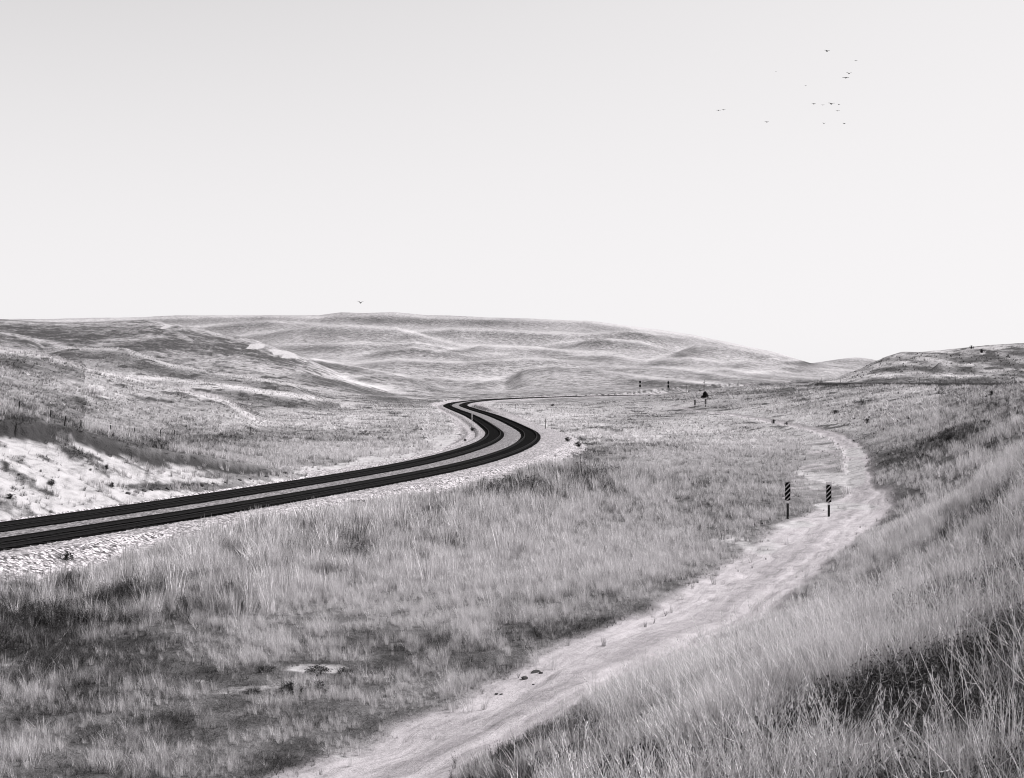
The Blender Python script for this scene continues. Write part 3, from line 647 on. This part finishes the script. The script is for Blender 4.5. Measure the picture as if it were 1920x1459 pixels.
for px, by, hp, mat, lean, lab in [
    (36, 770, 18, 0, .06, 'dark fence post highest on the left hillside, nearest the left edge'),
    (94, 783, 14, 0, .12, 'thin dark fence post second from the left edge on the hillside'),
    (121, 799, 19, 0, .14, 'tall leaning dark fence post on the left hillside above the sand bank'),
    (152, 802, 13, 0, -.02, 'short dark fence post just right of the tall leaning one'),
    (208, 811, 13, 0, -.05, 'dark fence post left of the two pale leaning posts'),
    (240, 819, 17, 1, .28, 'pale leaning fence post above the sand bank, left one of two'),
    (252, 817, 15, 0, .03, 'dark fence post between the two pale posts'),
    (274, 820, 15, 1, .1, 'pale fence post above the sand bank, right one of two'),
    (301, 818, 12, 0, 0, 'thin dark fence post right of the two pale posts'),
    (327, 819, 13, 0, .04, 'dark fence post second to the right of the two pale posts'),
    (380, 815, 11, 1, .05, 'short pale fence post alone beyond the cut edge'),
    (470, 812, 11, 0, 0, 'lone dark fence post farthest right along the left fence line')]:
    post(px, by, hp, lab, mat=M_PALEPOST if mat else M_POST, group=FG, lean=lean, r=.045)
RG = 'fence posts along the level bench on the right'
for px, hp, D, lab in [(1541, 10, 405, 'short fence post at the left end of the level bench'), (1576, 7, 392, 'tiny fence post second from the left on the level bench'),
    (1682, 9, 333, 'fence post on the bench below the dark hill foot'), (1724, 10, 314, 'fence post near the middle of the level bench'), (1791, 13, 278, 'dark fence post second from the right end of the bench'),
    (1817, 8, 268, 'faint thin fence post between the two dark ones on the bench'), (1903, 19, 240, 'tallest dark fence post at the right end of the bench')]:
    post(px, 718, hp, lab, group=RG, D=D, r=.05)
def milepost_top(root, h, k):
    w = MB(); w.box((0, 0, h - .28), (k * 2.6, k * 2.6, .55), 0, .01); w.build('white_cap', M_WHITE, root)
    w = MB(); w.box((0, 0, h - .85), (k * 2.5, k * 2.5, .2), 0, .01); w.build('white_band', M_WHITE, root)
post(885, 803, 27, 'white-topped thin post beside the far track inside the bend', 'post', 'trackside_post', M_PALEPOST, None, 0, .045, milepost_top)
def cap_small(root, h, k):
    w = MB(); w.box((0, 0, h - .12), (k * 2.5, k * 2.5, .3), 0, .01); w.build('white_cap', M_WHITE, root)
post(1022.5, 804, 22, 'thin dark post with pale tip on the outer side of the bend', 'post', 'trackside_post', M_POST, None, 0, .045, cap_small)
post(967, 767, 9, 'tiny thin post in the rough ground inside the second bend', 'post', 'trackside_post', M_POST, None, 0, .04)
post(999, 756, 8, 'tiny pale post beside the far straight of the railway', 'post', 'trackside_post', M_PALEPOST, None, 0, .04)
def crossarm(root, h, k):
    w = MB(); w.box((0, 0, h - 1.15), (.9, .06, .14), 0, .01); w.build('crossarm', M_POST, root)
    w = MB(); w.box((.45, -.05, h - 1.9), (.5, .03, .6), 0, .01); w.build('sign_plate', M_WHITE, root)
post(1320, 726, 14, 'tall thin dark post with small pale plate above the cedar', 'post', 'line_post', M_POST, None, .02, .07, crossarm, D=560)
post(1287, 729, 9, 'short thin dark post between the signals and the tall thin post', 'post', 'line_post', M_POST, None, 0, .06, D=560)
post(1384, 722, 9, 'faint thin post standing alone right of the cedar', 'post', 'line_post', M_STEEL, None, 0, .06, D=560)

# ------------------------------------------------------------------ shrubs and trees
def leaf_cluster(V, F, c, r, n_, size, flat=1.0):
    for _ in range(n_):
        d = np.array([random.gauss(0, 1) for _ in range(3)]); d /= np.linalg.norm(d); p = np.array(c) + d * r * random.random() ** .4 * np.array([1, 1, flat])
        a = np.array([random.gauss(0, 1) for _ in range(3)]); a /= np.linalg.norm(a); b_ = np.cross(a, d); b_ /= np.linalg.norm(b_) + 1e-6; s_ = size * random.uniform(.6, 1.3)
        k = len(V); V += [p - a * s_, p + b_ * s_ * .4, p + a * s_, p - b_ * s_ * .4]; F.append((k, k + 1, k + 2, k + 3))
def cedar(px, py, hpx, label, wfac=.5):
    x, y, z = hit(px, py); h = hpx * y / FPX; root = empty('cedar_tree', (x, y, z)); tag(root, label, 'tree')
    t = MB(); t.tube([(0, 0, -.1), (.02, 0, h * .5), (0, 0, h * .92)], [.05 * h, .035 * h, .01 * h], 8)
    for k in range(9):
        a = k * 2.4; zz = h * (.15 + .07 * k); l_ = wfac * h * (1 - .08 * k); t.tube([(0, 0, zz), (l_ * .8 * math.cos(a), l_ * .8 * math.sin(a), zz + .08 * h)], [.015 * h, .005 * h], 5)
    t.build('trunk', M_POST, root)
    V, F = [], []
    for k in range(110):
        f = random.random() ** 1.3; zz = h * (.08 + .85 * f); rr_ = wfac * h * (1 - f) ** .55 * random.uniform(.35, 1.0); a = random.uniform(0, 6.283)
        leaf_cluster(V, F, (rr_ * math.cos(a), rr_ * math.sin(a), zz), .13 * h, 40, .055 * h)
    leaf_cluster(V, F, (-.55 * h * wfac * 1.5, 0, h * .12), .14 * h, 120, .035 * h)
    mesh_obj('crown', V, F, M_SHRUB, root)
cedar(1322, 747, 13, 'small black cedar standing above the far striped markers', .52)
def yucca_mesh(seed, nleaf=46):
    random.seed(seed); mb = MB()
    for k in range(nleaf):
        a = random.uniform(0, 6.283); el = random.uniform(.15, 1.45); L = random.uniform(.7, 1.0); w = .03
        d = np.array([math.cos(a) * math.cos(el), math.sin(a) * math.cos(el), math.sin(el)]); s_ = np.array([-math.sin(a), math.cos(a), 0]) * w
        up = np.array([0, 0, .012]); p0 = d * .04; p1 = d * L * .5; p2 = d * L - np.array([0, 0, .08 * L])
        mb.add([p0 - s_ * .6, p0 + s_ * .6, p1 + s_ + up, p1 - s_ + up, p2], [(0, 1, 2, 3), (3, 2, 4)])
    return mb
def bush_mesh(seed):
    random.seed(seed); V, F = [], []
    for k in range(14):
        a = random.uniform(0, 6.283); r_ = random.uniform(0, .5); leaf_cluster(V, F, (r_ * math.cos(a), r_ * math.sin(a), random.uniform(.15, .75) * (1 - r_ * .6)), .2, 42, .055)
    return V, F
def stems_mesh(seed, n_=11):
    random.seed(seed); mb = MB()
    for k in range(n_):
        a = random.uniform(0, 6.283); r_ = random.uniform(.15, .5); h = random.uniform(.4, .85)
        mb.tube([(0, 0, -.05), (r_ * .4 * math.cos(a), r_ * .4 * math.sin(a), h * .5), (r_ * math.cos(a), r_ * math.sin(a), h)], [.016, .011, .005], 4)
    return mb
bush_src = []
for k in range(3):
    V, F = bush_mesh(40 + k); o1 = mesh_obj('foliage', V, F, M_SHRUB); o2 = stems_mesh(50 + k).build('stem', M_POST); bush_src.append((o1.data, o2.data))
    bpy.data.objects.remove(o1); bpy.data.objects.remove(o2)
yuc_src = []
for k in range(3):
    o1 = yucca_mesh(60 + k).build('yucca', M_YUCCA); yuc_src.append(o1.data); bpy.data.objects.remove(o1)
random.seed(99)
def bush(px, py, wpx, label, group=None, flat=1.0):
    x, y, z = hit(px, py); s_ = wpx * y / FPX / 1.1; root = empty('shrub', (x, y, z), random.uniform(0, 6)); root.scale = (s_, s_, s_ * flat); tag(root, label, 'shrub', group)
    f, t = random.choice(bush_src)
    for nm, me in (('foliage', f), ('stem', t)): o = bpy.data.objects.new(nm, me); C.objects.link(o); o.parent = root
    return root
bush(1312, 734, 5, 'tiny dark shrub up-left of the black cedar')
bush(1840, 662, 14, 'dark ragged shrub on the right hill crest above a white sand spot', flat=.8)
bush(1822, 654, 9, 'smaller dark shrub left of the white sand spot on the right hill crest')
bush(77, 886, 5, 'tiny black upright shrub high on the white sand bank', flat=1.6)
bush(200, 882, 15, 'round dark shrub in the middle of the white sand bank', flat=.8)
bush(211, 914, 13, 'dark shrub low on the white sand bank near the ballast', flat=1.0)
bush(170, 884, 7, 'small dark shrub left of the round one on the sand bank')
bush(36, 892, 10, 'low dark shrub near the left edge on the sand bank', flat=.5)
bush(98, 912, 16, 'sparse shrub growing from a crack in the lower sand bank', flat=1.1)
bush(20, 935, 22, 'broad low shrub at the lower left of the sand bank', flat=.6)
bush(938, 1012, 12, 'dark upright shrub in the pale grass left of the field middle', flat=1.4)
bush(350, 1036, 18, 'black pointed shrub in the tall grass below the ballast', flat=1.3)
bush(551, 1042, 10, 'narrow black shrub between pale grass clumps', flat=1.8)
bush(125, 1050, 26, 'dark shrub at the ballast edge on the left', flat=1.0)
bush(190, 1100, 30, 'large dark shrub in the grass below the ballast on the left', flat=1.2)
bush(1450, 795, 12, 'small dark shrub above the bend of the dirt road')
bush(1475, 798, 10, 'second small dark shrub just right above the dirt road bend')
bush(1625, 795, 20, 'dark shrub on the slope right of the dirt road bend', flat=.7)
bush(1566, 776, 20, 'low dark shrub on the slope behind the dirt road', flat=.5)
bush(1859, 742, 12, 'small dark shrub on the slope near the right edge')
bush(1730, 862, 30, 'broad dark shrub in the shaded hollow on the right slope', flat=.6)
bush(1780, 828, 30, 'dark shrub above the hollow on the right slope', flat=.6)
bush(1845, 800, 26, 'dark shrub high on the right slope', flat=.7)
bush(1037, 762, 10, 'small dark shrub inside the second bend of the railway', flat=.7)
bush(885, 808, 14, 'dark shrub at the foot of the white-topped post', flat=.7)
bush(872, 828, 12, 'small low shrub beside the inside edge of the bend', flat=.6)
bush(1085, 838, 20, 'dark shrub at the outer foot of the ballast bend', flat=.8)
bush(1065, 828, 16, 'dark shrub just above the outer ballast edge of the bend', flat=.8)
for i, (px, py, w) in enumerate([(590, 1262, 60), (500, 1260, 44), (640, 1262, 40), (545, 1296, 70), (600, 1292, 60), (470, 1300, 36)]):
    bush(px, py, w, ['wide dark low shrub on the white sand patch, upper middle', 'dark low shrub at the left end of the upper sand patch', 'dark low shrub at the right end of the upper sand patch',
                     'dark low shrub in the middle of the lower sand patch', 'widest dark low shrub at the right of the lower sand patch', 'small dark low shrub at the left of the lower sand patch'][i], 'low shrubs on the sandy patch', flat=.34)
# spiky plants dotting the right hill and the left hills: nothing tells them apart
for grp, lab, box, cnt, sz in (('yuccas dotted over the right hill', 'small dark spiky plant dotted over the right hill', (1560, 1915, 655, 712), 130, (3.5, 8)),
                          ('yuccas dotted over the left sand hills', 'tiny dark spiky plant dotted over the left sand hills', (250, 600, 612, 690), 90, (2.0, 3.6)),
                          ('yuccas on the right slope', 'small dark spiky plant among the grass of the right slope', (1560, 1915, 730, 860), 45, (6, 12))):
    k = 0; tries = 0
    while k < cnt and tries < cnt * 4:
        tries += 1
        px = random.uniform(box[0], box[1]); py = random.uniform(box[2], box[3])
        x, y, z = hit(px, py)
        if y > 1200: continue
        if fbm(np.array([x / 20]), np.array([y / 30]), 3, 400)[0] < -.03: continue
        s_ = random.uniform(*sz) * y / FPX / 1.6
        o = bpy.data.objects.new('yucca', random.choice(yuc_src)); C.objects.link(o); o.location = (x, y, z); o.rotation_euler = (0, 0, random.uniform(0, 6)); o.scale = (s_, s_, s_ * random.uniform(.7, 1.1))
        tag(o, lab, 'plant', grp); k += 1

# ------------------------------------------------------------------ rocks and clods
def rock_mesh(seed, sub=3):
    import bmesh
    bm = bmesh.new(); bmesh.ops.create_icosphere(bm, subdivisions=sub, radius=.5)
    r = np.random.default_rng(seed); pl = r.normal(size=(9, 3)); pl /= np.linalg.norm(pl, axis=1)[:, None]; dd = r.uniform(.26, .42, 9)
    for v in bm.verts:
        p = np.array(v.co)
        for q, e in zip(pl, dd):
            o_ = p @ q - e
            if o_ > 0: p = p - q * o_ * .9
        p *= 1 + .08 * math.sin(p[0] * 17 + seed) * math.sin(p[1] * 13) * math.sin(p[2] * 19 + 1)
        v.co = p
    me = bpy.data.meshes.new('rock'); bm.to_mesh(me); bm.free(); return me
ROCKS = [rock_mesh(k) for k in range(5)]
def rock(px, py, wpx, label, mat=None, group=None, flat=.6, name='rock', asp=1.0):
    x, y, z = hit(px, py); s_ = wpx * y / FPX * 1.25
    me = ROCKS[random.randrange(5)].copy(); me.materials.clear(); me.materials.append(mat or M_ROCK)
    o = bpy.data.objects.new(name, me); C.objects.link(o); o.location = (x, y, z + s_ * flat * .12); o.rotation_euler = (random.uniform(-.2, .2), random.uniform(-.2, .2), random.uniform(-.3, .3)); o.scale = (s_, s_ * asp, s_ * flat)
    return tag(o, label, 'rock', group)
rock(984, 1274, 12, 'dark stone on the left edge of the dirt road, larger and nearest', flat=.55)
rock(1004, 1261, 16, 'flat dark slab just beyond the stone on the dirt road edge', flat=.22)
rock(1014, 1263, 7, 'small dark stone touching the flat slab on the road edge')
rock(931, 1303, 6, 'small dark stone on the dirt road, left one of two')
rock(940, 1302, 6, 'small dark stone on the dirt road, right one of two', flat=.4)
rock(1000, 1284, 4, 'tiny dark pebble below the flat slab on the dirt road')
rock(1051, 1374, 9, 'dark stone half hidden in the grass at the near road edge')
rock(1430, 981, 24, 'largest broken dark slab on the ground left of the left marker', flat=.22)
rock(1452, 974, 18, 'thin dark slab beside the base of the left marker', flat=.2)
rock(1413, 984, 12, 'small dark slab farthest left of the left marker', flat=.3)
rock(1404, 993, 22, 'long low dark clod at the left edge of the road below the slabs', M_CLOD, flat=.2)
for i, (px, py, w) in enumerate([(352, 912, 9), (364, 912, 12), (378, 912, 10), (339, 915, 7), (256, 924, 9), (270, 922, 9), (284, 920, 7), (300, 919, 8), (316, 918, 9), (240, 927, 8), (400, 908, 6), (424, 906, 6), (450, 901, 6), (470, 899, 6), (500, 895, 7), (520, 892, 7), (536, 889, 8)]):
    rock(px, py, w, ['dark boulder at the foot of the sand bank, left of the big pair', 'largest dark boulder at the foot of the sand bank', 'dark boulder right of the largest one at the sand bank foot'][i] if i < 3 else 'dark clod in the row along the foot of the sand bank',
         M_ROCK if i < 3 else M_CLOD, 'clods along the foot of the sand bank', .75)
for i, (px, py, w) in enumerate([(663, 942, 8), (672, 940, 6), (682, 941, 7), (577, 961, 9), (588, 962, 7), (616, 948, 4), (771, 903, 4), (530, 966, 6), (502, 972, 5)]):
    rock(px, py, w, 'dark stone lying on the pale ballast shoulder above the tall grass', M_ROCK, 'dark stones on the ballast shoulder', .45)

# ------------------------------------------------------------------ birds
def bird(px, py, wpx, flap, rz):
    D = 170.0; s_ = wpx * 1.35 * D / FPX; root = empty('bird', P(px, py, D), rz)
    b_ = MB(); b_.tube([(0, -.30, 0), (0, -.24, .01), (0, -.1, 0), (0, .08, 0), (0, .2, .01), (0, .34, .02)], [.01, .045, .085, .08, .035, .012], 8); b_.build('body', M_BIRD, root, True)
    for sd_ in (-1, 1):
        w = MB(); V = []
        for t, c_, y0 in ((0, .2, .0), (.35, .19, -.03), (.7, .13, .0), (1, .02, .07)):
            zz = flap * (t * .55 - max(0, t - .4) * .5); xx = sd_ * (.05 + t * .46)
            V += [(xx, y0 - c_ / 2, zz), (xx, y0 + c_ / 2, zz), (xx, y0 + c_ / 2, zz + .014), (xx, y0 - c_ / 2, zz + .02)]
        F = [(i * 4 + k, i * 4 + (k + 1) % 4, i * 4 + 4 + (k + 1) % 4, i * 4 + 4 + k) for i in range(3) for k in range(4)] + [(0, 1, 2, 3), (12, 13, 14, 15)]
        w.add(V, F); w.build('wing', M_BIRD, root)
    root.scale = (s_, s_, s_); return root
BL = [(1551,96,9,.5,.4,'topmost dark bird of the flock'), (1605,114,5,.3,.2,'faint bird at the upper right of the flock'), (1592,138,8,.6,.1,'dark bird at the right of the flock, upper of a close pair'),
      (1586,146,10,.1,.1,'wide-winged bird at the right of the flock, lower of a close pair'), (1511,161,4,.3,.3,'small lone bird in the middle left of the flock'), (1455,134,3,.3,.3,'tiny bird at the upper left of the flock'),
      (1526,195,7,.4,.4,'dark bird at the left of the tight central row'), (1543,197,5,.2,.1,'faint bird second in the tight central row'), (1559,195,10,.5,.2,'largest darkest bird of the central row'),
      (1573,196,5,.3,.5,'small bird at the right end of the central row'), (1571,208,6,.4,.1,'small bird just below the central row'), (1545,232,5,.9,.3,'dark compact bird lowest in the middle of the flock'),
      (1583,232,6,.5,.4,'bird lowest at the right of the flock'), (1438,229,7,.5,.3,'bird alone at the lower left of the flock'), (1347,207,7,.1,.1,'leftmost bird of the flock'), (1357,206,6,.3,.3,'bird right beside the leftmost one'),
      (676,568,10,.9,.5,'single black bird low over the far hills, away from the flock')]
for px, py, w, fl, rz, lab in BL:
    b_ = bird(px, py, w, fl, rz); tag(b_, lab, 'bird', 'birds in the upper right sky' if px > 1000 else None)

# ------------------------------------------------------------------ grass
def blade(mb, base, ang, lean, h, w, curl, segs=3):
    d = np.array([math.cos(ang), math.sin(ang), 0]); s_ = np.array([-math.sin(ang + random.uniform(-1, 1)), math.cos(ang + random.uniform(-1, 1)), 0]); s_ /= np.linalg.norm(s_)
    V = []; 
    for k in range(segs + 1):
        t = k / segs; p = np.array(base) + d * (lean * t * h + curl * t * t * t * h) + np.array([0, 0, h * t * (1 - .25 * curl * t * t)])
        ww = w * (1 - t ** 1.6) if k < segs else 0
        if k < segs: V += [p - s_ * ww, p + s_ * ww]
        else: V.append(p)
    F = [(2 * k, 2 * k + 1, 2 * k + 3, 2 * k + 2) for k in range(segs - 1)] + [(2 * segs - 2, 2 * segs - 1, 2 * segs)]
    mb.add(V, F)
def tuft(seed, nb, spread, lean, w, hv=.35, curl=.3, wind=(.0, .0)):
    random.seed(seed); mb = MB()
    for _ in range(nb):
        a = random.uniform(0, 6.283); r_ = spread * math.sqrt(random.random()); h = random.uniform(1 - hv * 2, 1.0)
        aa = a + random.uniform(-.8, .8)
        blade(mb, (r_ * math.cos(a), r_ * math.sin(a), -.04), aa, lean * random.random(), h, w * random.uniform(.6, 1.2), curl * random.random())
    return mb
def weed(seed, nst=7, leaves=9, lw=.035):
    random.seed(seed); mb = MB()
    for _ in range(nst):
        a = random.uniform(0, 6.283); L = random.uniform(.2, .6); h = random.uniform(.5, 1)
        blade(mb, (0, 0, -.03), a, L, h, .010, .1)
        for k in range(leaves):
            t = random.uniform(.15, 1); p = np.array([math.cos(a) * L * t * h, math.sin(a) * L * t * h, h * t]); d = np.array([random.gauss(0, 1), random.gauss(0, 1), random.gauss(0, .6)]); d /= np.linalg.norm(d)
            q = np.cross(d, [0, 0, 1.]); q /= np.linalg.norm(q) + 1e-6; l_ = lw * random.uniform(.8, 2.2)
            mb.add([p, p + d * l_ + q * l_ * .35, p + d * l_ * 2, p + d * l_ - q * l_ * .35], [(0, 1, 2, 3)])
    return mb
def stalk(seed, n_=1, head=True, branch=4):
    random.seed(seed); mb = MB()
    for _ in range(n_):
        a = random.uniform(0, 6.283); L = random.uniform(.05, .5); d = np.array([math.cos(a) * L, math.sin(a) * L, 1.0]); b0 = np.array([random.uniform(-.03, .03), random.uniform(-.03, .03), -.03]); k = np.array([random.uniform(-.06, .06), random.uniform(-.06, .06), 0])
        mb.tube([b0, b0 + d * .35 + k, b0 + d * .7 - k * .3, b0 + d], [.0042, .0036, .0026, .0014], 4, 0, False)
        for _ in range(2):
            t = random.uniform(.3, .95); p = b0 + d * t; q = p + np.array([random.uniform(-.13, .13), random.uniform(-.13, .13), random.uniform(.04, .16)]); mb.tube([p, q], [.003, .0015], 3, 0, False)
        if head:
            for _ in range(10):
                p = b0 + d * random.uniform(.86, 1.02) + np.array([random.gauss(0, .012), random.gauss(0, .012), 0]); blade(mb, p, random.uniform(0, 6.28), .35, .05, .0028, .0, 2)
    return mb
KINDS = []   # (mesh builder, material)
for sd_ in (1, 2, 3): KINDS.append((tuft(sd_, 60, .15, .24, .0046, .30, .15), M_GRASS))     # 0-2 tall bunch, fine
for sd_ in (4, 5): KINDS.append((tuft(sd_, 34, .26, .55, .006, .36, .35), M_GRASS))          # 3-4 loose short
for sd_ in (6, 7): KINDS.append((tuft(sd_, 30, .17, .26, .012, .3, .15), M_GRASS))          # 5-6 far bunch, coarse
KINDS.append((tuft(8, 20, .45, .6, .03, .36, .3), M_GRASS))                                 # 7 far patch
for sd_ in (9, 10): KINDS.append((weed(sd_, 8, 14, .03), M_WEED))                            # 8-9 weeds
for sd_ in (11, 12, 13): KINDS.append((stalk(sd_), M_STALK))                                # 10-12 stalks
KINDS.append((weed(14, 9, 9, .06), M_WEED))                                                 # 13 far weed
KOBJ = []
for i, (mb, mt) in enumerate(KINDS):
    me = bpy.data.meshes.new('tuft'); me.from_pydata(mb.v, [], mb.f); me.update(); me.materials.append(mt); KOBJ.append(bpy.data.objects.new('tuft_source', me))
def grass_object(name, label, x, y, z, kind, tone, sx, sz, lx, ly):
    n_ = len(x); me = bpy.data.meshes.new(name); me.vertices.add(n_); me.vertices.foreach_set('co', np.stack([x, y, z], 1).astype(np.float32).ravel())
    for nm, dt, v in (('tone', 'FLOAT', tone), ('kindf', 'FLOAT', kind)):
        a = me.attributes.new(nm, dt, 'POINT'); a.data.foreach_set('value', np.asarray(v, np.float32))
    a = me.attributes.new('rot', 'FLOAT_VECTOR', 'POINT'); a.data.foreach_set('vector', np.stack([lx, ly, RNG.uniform(0, 6.283, n_)], 1).astype(np.float32).ravel())
    a = me.attributes.new('scl', 'FLOAT_VECTOR', 'POINT'); a.data.foreach_set('vector', np.stack([sx, sx, sz], 1).astype(np.float32).ravel())
    o = bpy.data.objects.new(name, me); C.objects.link(o); tag(o, label, 'grass', kind='stuff')
    nt = bpy.data.node_groups.new(name, 'GeometryNodeTree'); nt.interface.new_socket('Geometry', in_out='INPUT', socket_type='NodeSocketGeometry'); nt.interface.new_socket('Geometry', in_out='OUTPUT', socket_type='NodeSocketGeometry')
    gi = nt.nodes.new('NodeGroupInput'); go = nt.nodes.new('NodeGroupOutput'); jn = nt.nodes.new('GeometryNodeJoinGeometry')
    def na(nm, dt):
        q = nt.nodes.new('GeometryNodeInputNamedAttribute'); q.data_type = dt; q.inputs['Name'].default_value = nm; return q.outputs['Attribute']
    rot = na('rot', 'FLOAT_VECTOR'); e2r = nt.nodes.new('FunctionNodeEulerToRotation'); nt.links.new(rot, e2r.inputs[0]); scl = na('scl', 'FLOAT_VECTOR'); kf = na('kindf', 'FLOAT')
    for k in sorted(set(int(v) for v in np.unique(kind))):
        cp_ = nt.nodes.new('FunctionNodeCompare'); cp_.data_type = 'FLOAT'; cp_.operation = 'EQUAL'; nt.links.new(kf, cp_.inputs[0]); cp_.inputs[1].default_value = float(k); cp_.inputs['Epsilon'].default_value = .1
        oi = nt.nodes.new('GeometryNodeObjectInfo'); oi.inputs['Object'].default_value = KOBJ[k]; oi.transform_space = 'ORIGINAL'
        ip = nt.nodes.new('GeometryNodeInstanceOnPoints')
        nt.links.new(gi.outputs[0], ip.inputs['Points']); nt.links.new(cp_.outputs[0], ip.inputs['Selection']); nt.links.new(oi.outputs['Geometry'], ip.inputs['Instance'])
        nt.links.new(e2r.outputs[0], ip.inputs['Rotation']); nt.links.new(scl, ip.inputs['Scale']); nt.links.new(ip.outputs[0], jn.inputs[0])
    nt.links.new(jn.outputs[0], go.inputs[0])
    md = o.modifiers.new('scatter', 'NODES'); md.node_group = nt
    return o
def scatter(d0, d1, count, umax=.43):
    """points with density falling off with distance, in front of the camera"""
    q = RNG.random(count); p = .35     # pdf of D ~ D^(p-1) * ...: fairly even on screen
    D = (d0 ** p + q * (d1 ** p - d0 ** p)) ** (1 / p); u = RNG.uniform(-umax, umax, count)
    return u * D, D
def keep_mask(T, x, y, pw=1.0):
    bare = np.maximum(np.maximum(np.where(T['old'] > .3, .88, T['road']), T['sand'] * .95), np.maximum(T['ball'] * 1.0, T['top'] * .9)); bare = np.maximum(bare, .9 * np.exp(-((T['bd'] + 3) / 4.5) ** 2))
    bare = np.where((T['road'] > .5) & (np.abs(T['rs']) > .9), np.minimum(bare, .955), bare)
    return RNG.random(len(x)) > bare ** pw * 1.02
def pix_height(T, x, y):
    """how tall the growth stands, metres"""
    D = T['D']; n_ = fbm(x / 5, y / 5, 3, 201); n2 = fbm(x / 1.2, y / 1.2, 2, 211)
    ts = T['ts']; right = ss(1.2, 4, np.where(np.abs(T['rs']) < 9, T['rs'], np.where(x > np.interp(y, ROAD[:, 1], ROAD[:, 0]), 9, -9)))
    h = .42 + .35 * n_ + .3 * n2
    band = np.exp(-((np.abs(ts) - 12) / 5) ** 2) * (ts > 0) * (y < 120)
    h = h + .5 * band * (1 + 2.2 * n2) + .12 * right
    h *= 1 - .35 * (x < -.05 * y) * (1 - ss(45, 60, y)) * (1 - right)
    h *= 1 - .45 * np.exp(-(np.abs(T['rs']) - 2.3) ** 2 / 2.0) * (np.abs(T['rs']) < 8)
    return np.clip(h, .12, 1.2), right, band
def field(name, label, d0, d1, count, kinds, far=False, umax=.46, hs=1.0, tone_add=0.0, weedy=False, fil=None, tilt=.10, clump=True, tall=False):
    x, y = scatter(d0, d1, count, umax); T = surface(x, y); m = keep_mask(T, x, y) & ((not clump) | (RNG.random(len(x)) < 1.1 * ss(-.07, .06, fbm(x / 1.1, y / 1.5, 3, 303) + .16 * (T['tone'] - .4)) + .14))
    h, right, band = pix_height(T, x, y)
    if fil is not None: m &= fil(T, x, y, h, right, band)
    def s_(v): return v[m]
    x2, y2 = x[m], y[m]; n_ = len(x2); T2 = {k: v[m] for k, v in T.items()}; h = h[m] * hs if not tall else RNG.uniform(.7, 1.25, n_); right = right[m]
    tone = np.clip(T2['tone'] + tone_add + RNG.normal(0, .24, n_), 0, 1)
    kind = RNG.choice(kinds, n_); 
    if not weedy: h = h * (.6 + .7 * tone) * RNG.uniform(.6, 1.3, n_)
    room = EYE - .280 * y2 - T2['z']; h = np.where((x2 < .03 * y2) & (room > 0), np.minimum(h, room * .8), h); h = np.maximum(h, .05)
    sx = h * RNG.uniform(.75, 1.25, n_)
    if tall: sx *= .8
    if far: sx *= 1.25
    lx = RNG.normal(.02, tilt, n_) + .5 * fbm(x2 / 2, y2 / 2, 2, 311); ly = RNG.normal(.05, tilt, n_) + .6 * fbm(x2 / 2, y2 / 2, 2, 312)
    return grass_object(name, label, x2, y2, T2['z'], kind, tone, sx, h, lx, ly)
field('tall_grass', 'tall dry pale grass covering the near slope and field', 6, 62, 80000, [0, 1, 2, 3, 4])
field('short_grass', 'short mottled dry grass between the taller clumps', 6, 75, 42000, [3, 4], hs=.55)
field('meadow_grass', 'dry grass of the middle distance on both sides of the line', 50, 170, 70000, [5, 6], True, hs=.95)
field('distant_grass', 'thin dry grass on the farther slopes', 150, 460, 60000, [7, 5], True, hs=1.0)
field('dark_weeds', 'dark weedy growth filling the hollows among the grass', 6, 110, 80000, [8, 9], hs=.7, weedy=True, clump=False, tone_add=-.1,
      fil=lambda T, x, y, h, r, b: RNG.random(len(x)) < np.clip(1.25 - 2.1 * T['tone'], .04, 1))
field('distant_weeds', 'dark scrubby growth on the farther slopes', 90, 420, 26000, [13], True, hs=.8, weedy=True, tone_add=-.1,
      fil=lambda T, x, y, h, r, b: RNG.random(len(x)) < np.clip(1.2 - 2.2 * T['tone'], .02, 1))
field('pale_stalks', 'pale dead stalks standing up out of the near grass', 6.5, 45, 12000, [10, 11, 12], hs=1.6, weedy=True, tilt=.26, tone_add=.3,
      fil=lambda T, x, y, h, r, b: RNG.random(len(x)) < .07 + .93 * r)
field('bunch_grass', 'tall upright clumps of dry bunchgrass along the foot of the ballast', 45, 120, 9000, [0, 1, 2, 5, 6], hs=1.0, tone_add=.22, clump=False, tall=True,
      fil=lambda T, x, y, h, r, b: (T['ts'] > 8.6) & (T['ts'] < 21 + 3 * fbm(x / 6, y / 6, 2, 171)) & (fbm(x / 1.4, y / 1.8, 2, 173) > .04))
n_ = 9000; x = RNG.uniform(-12, 15, n_); y = RNG.uniform(-5, 9, n_); T = surface(x, y)
m = (np.hypot(x, y) > .8) & (T['road'] < .4); inn = (y > 0) & (np.abs(x) < .5 * y + .6)
room = EYE - .278 * np.maximum(y, 0) - T['z'] - .12; h = RNG.uniform(.25, .6, n_); h = np.where(inn, np.minimum(h, room * .6), h); m &= (h > .08) & ~(inn & (y > 6))
grass_object('near_grass', 'low dry grass round the foot of the viewpoint', x[m], y[m], T['z'][m], RNG.choice([3, 4, 0, 8], int(m.sum())), np.clip(T['tone'][m] + RNG.normal(0, .2, int(m.sum())), 0, 1), h[m], h[m], RNG.normal(0, .1, int(m.sum())), RNG.normal(0, .1, int(m.sum())))
print('scene built', len(bpy.data.objects))
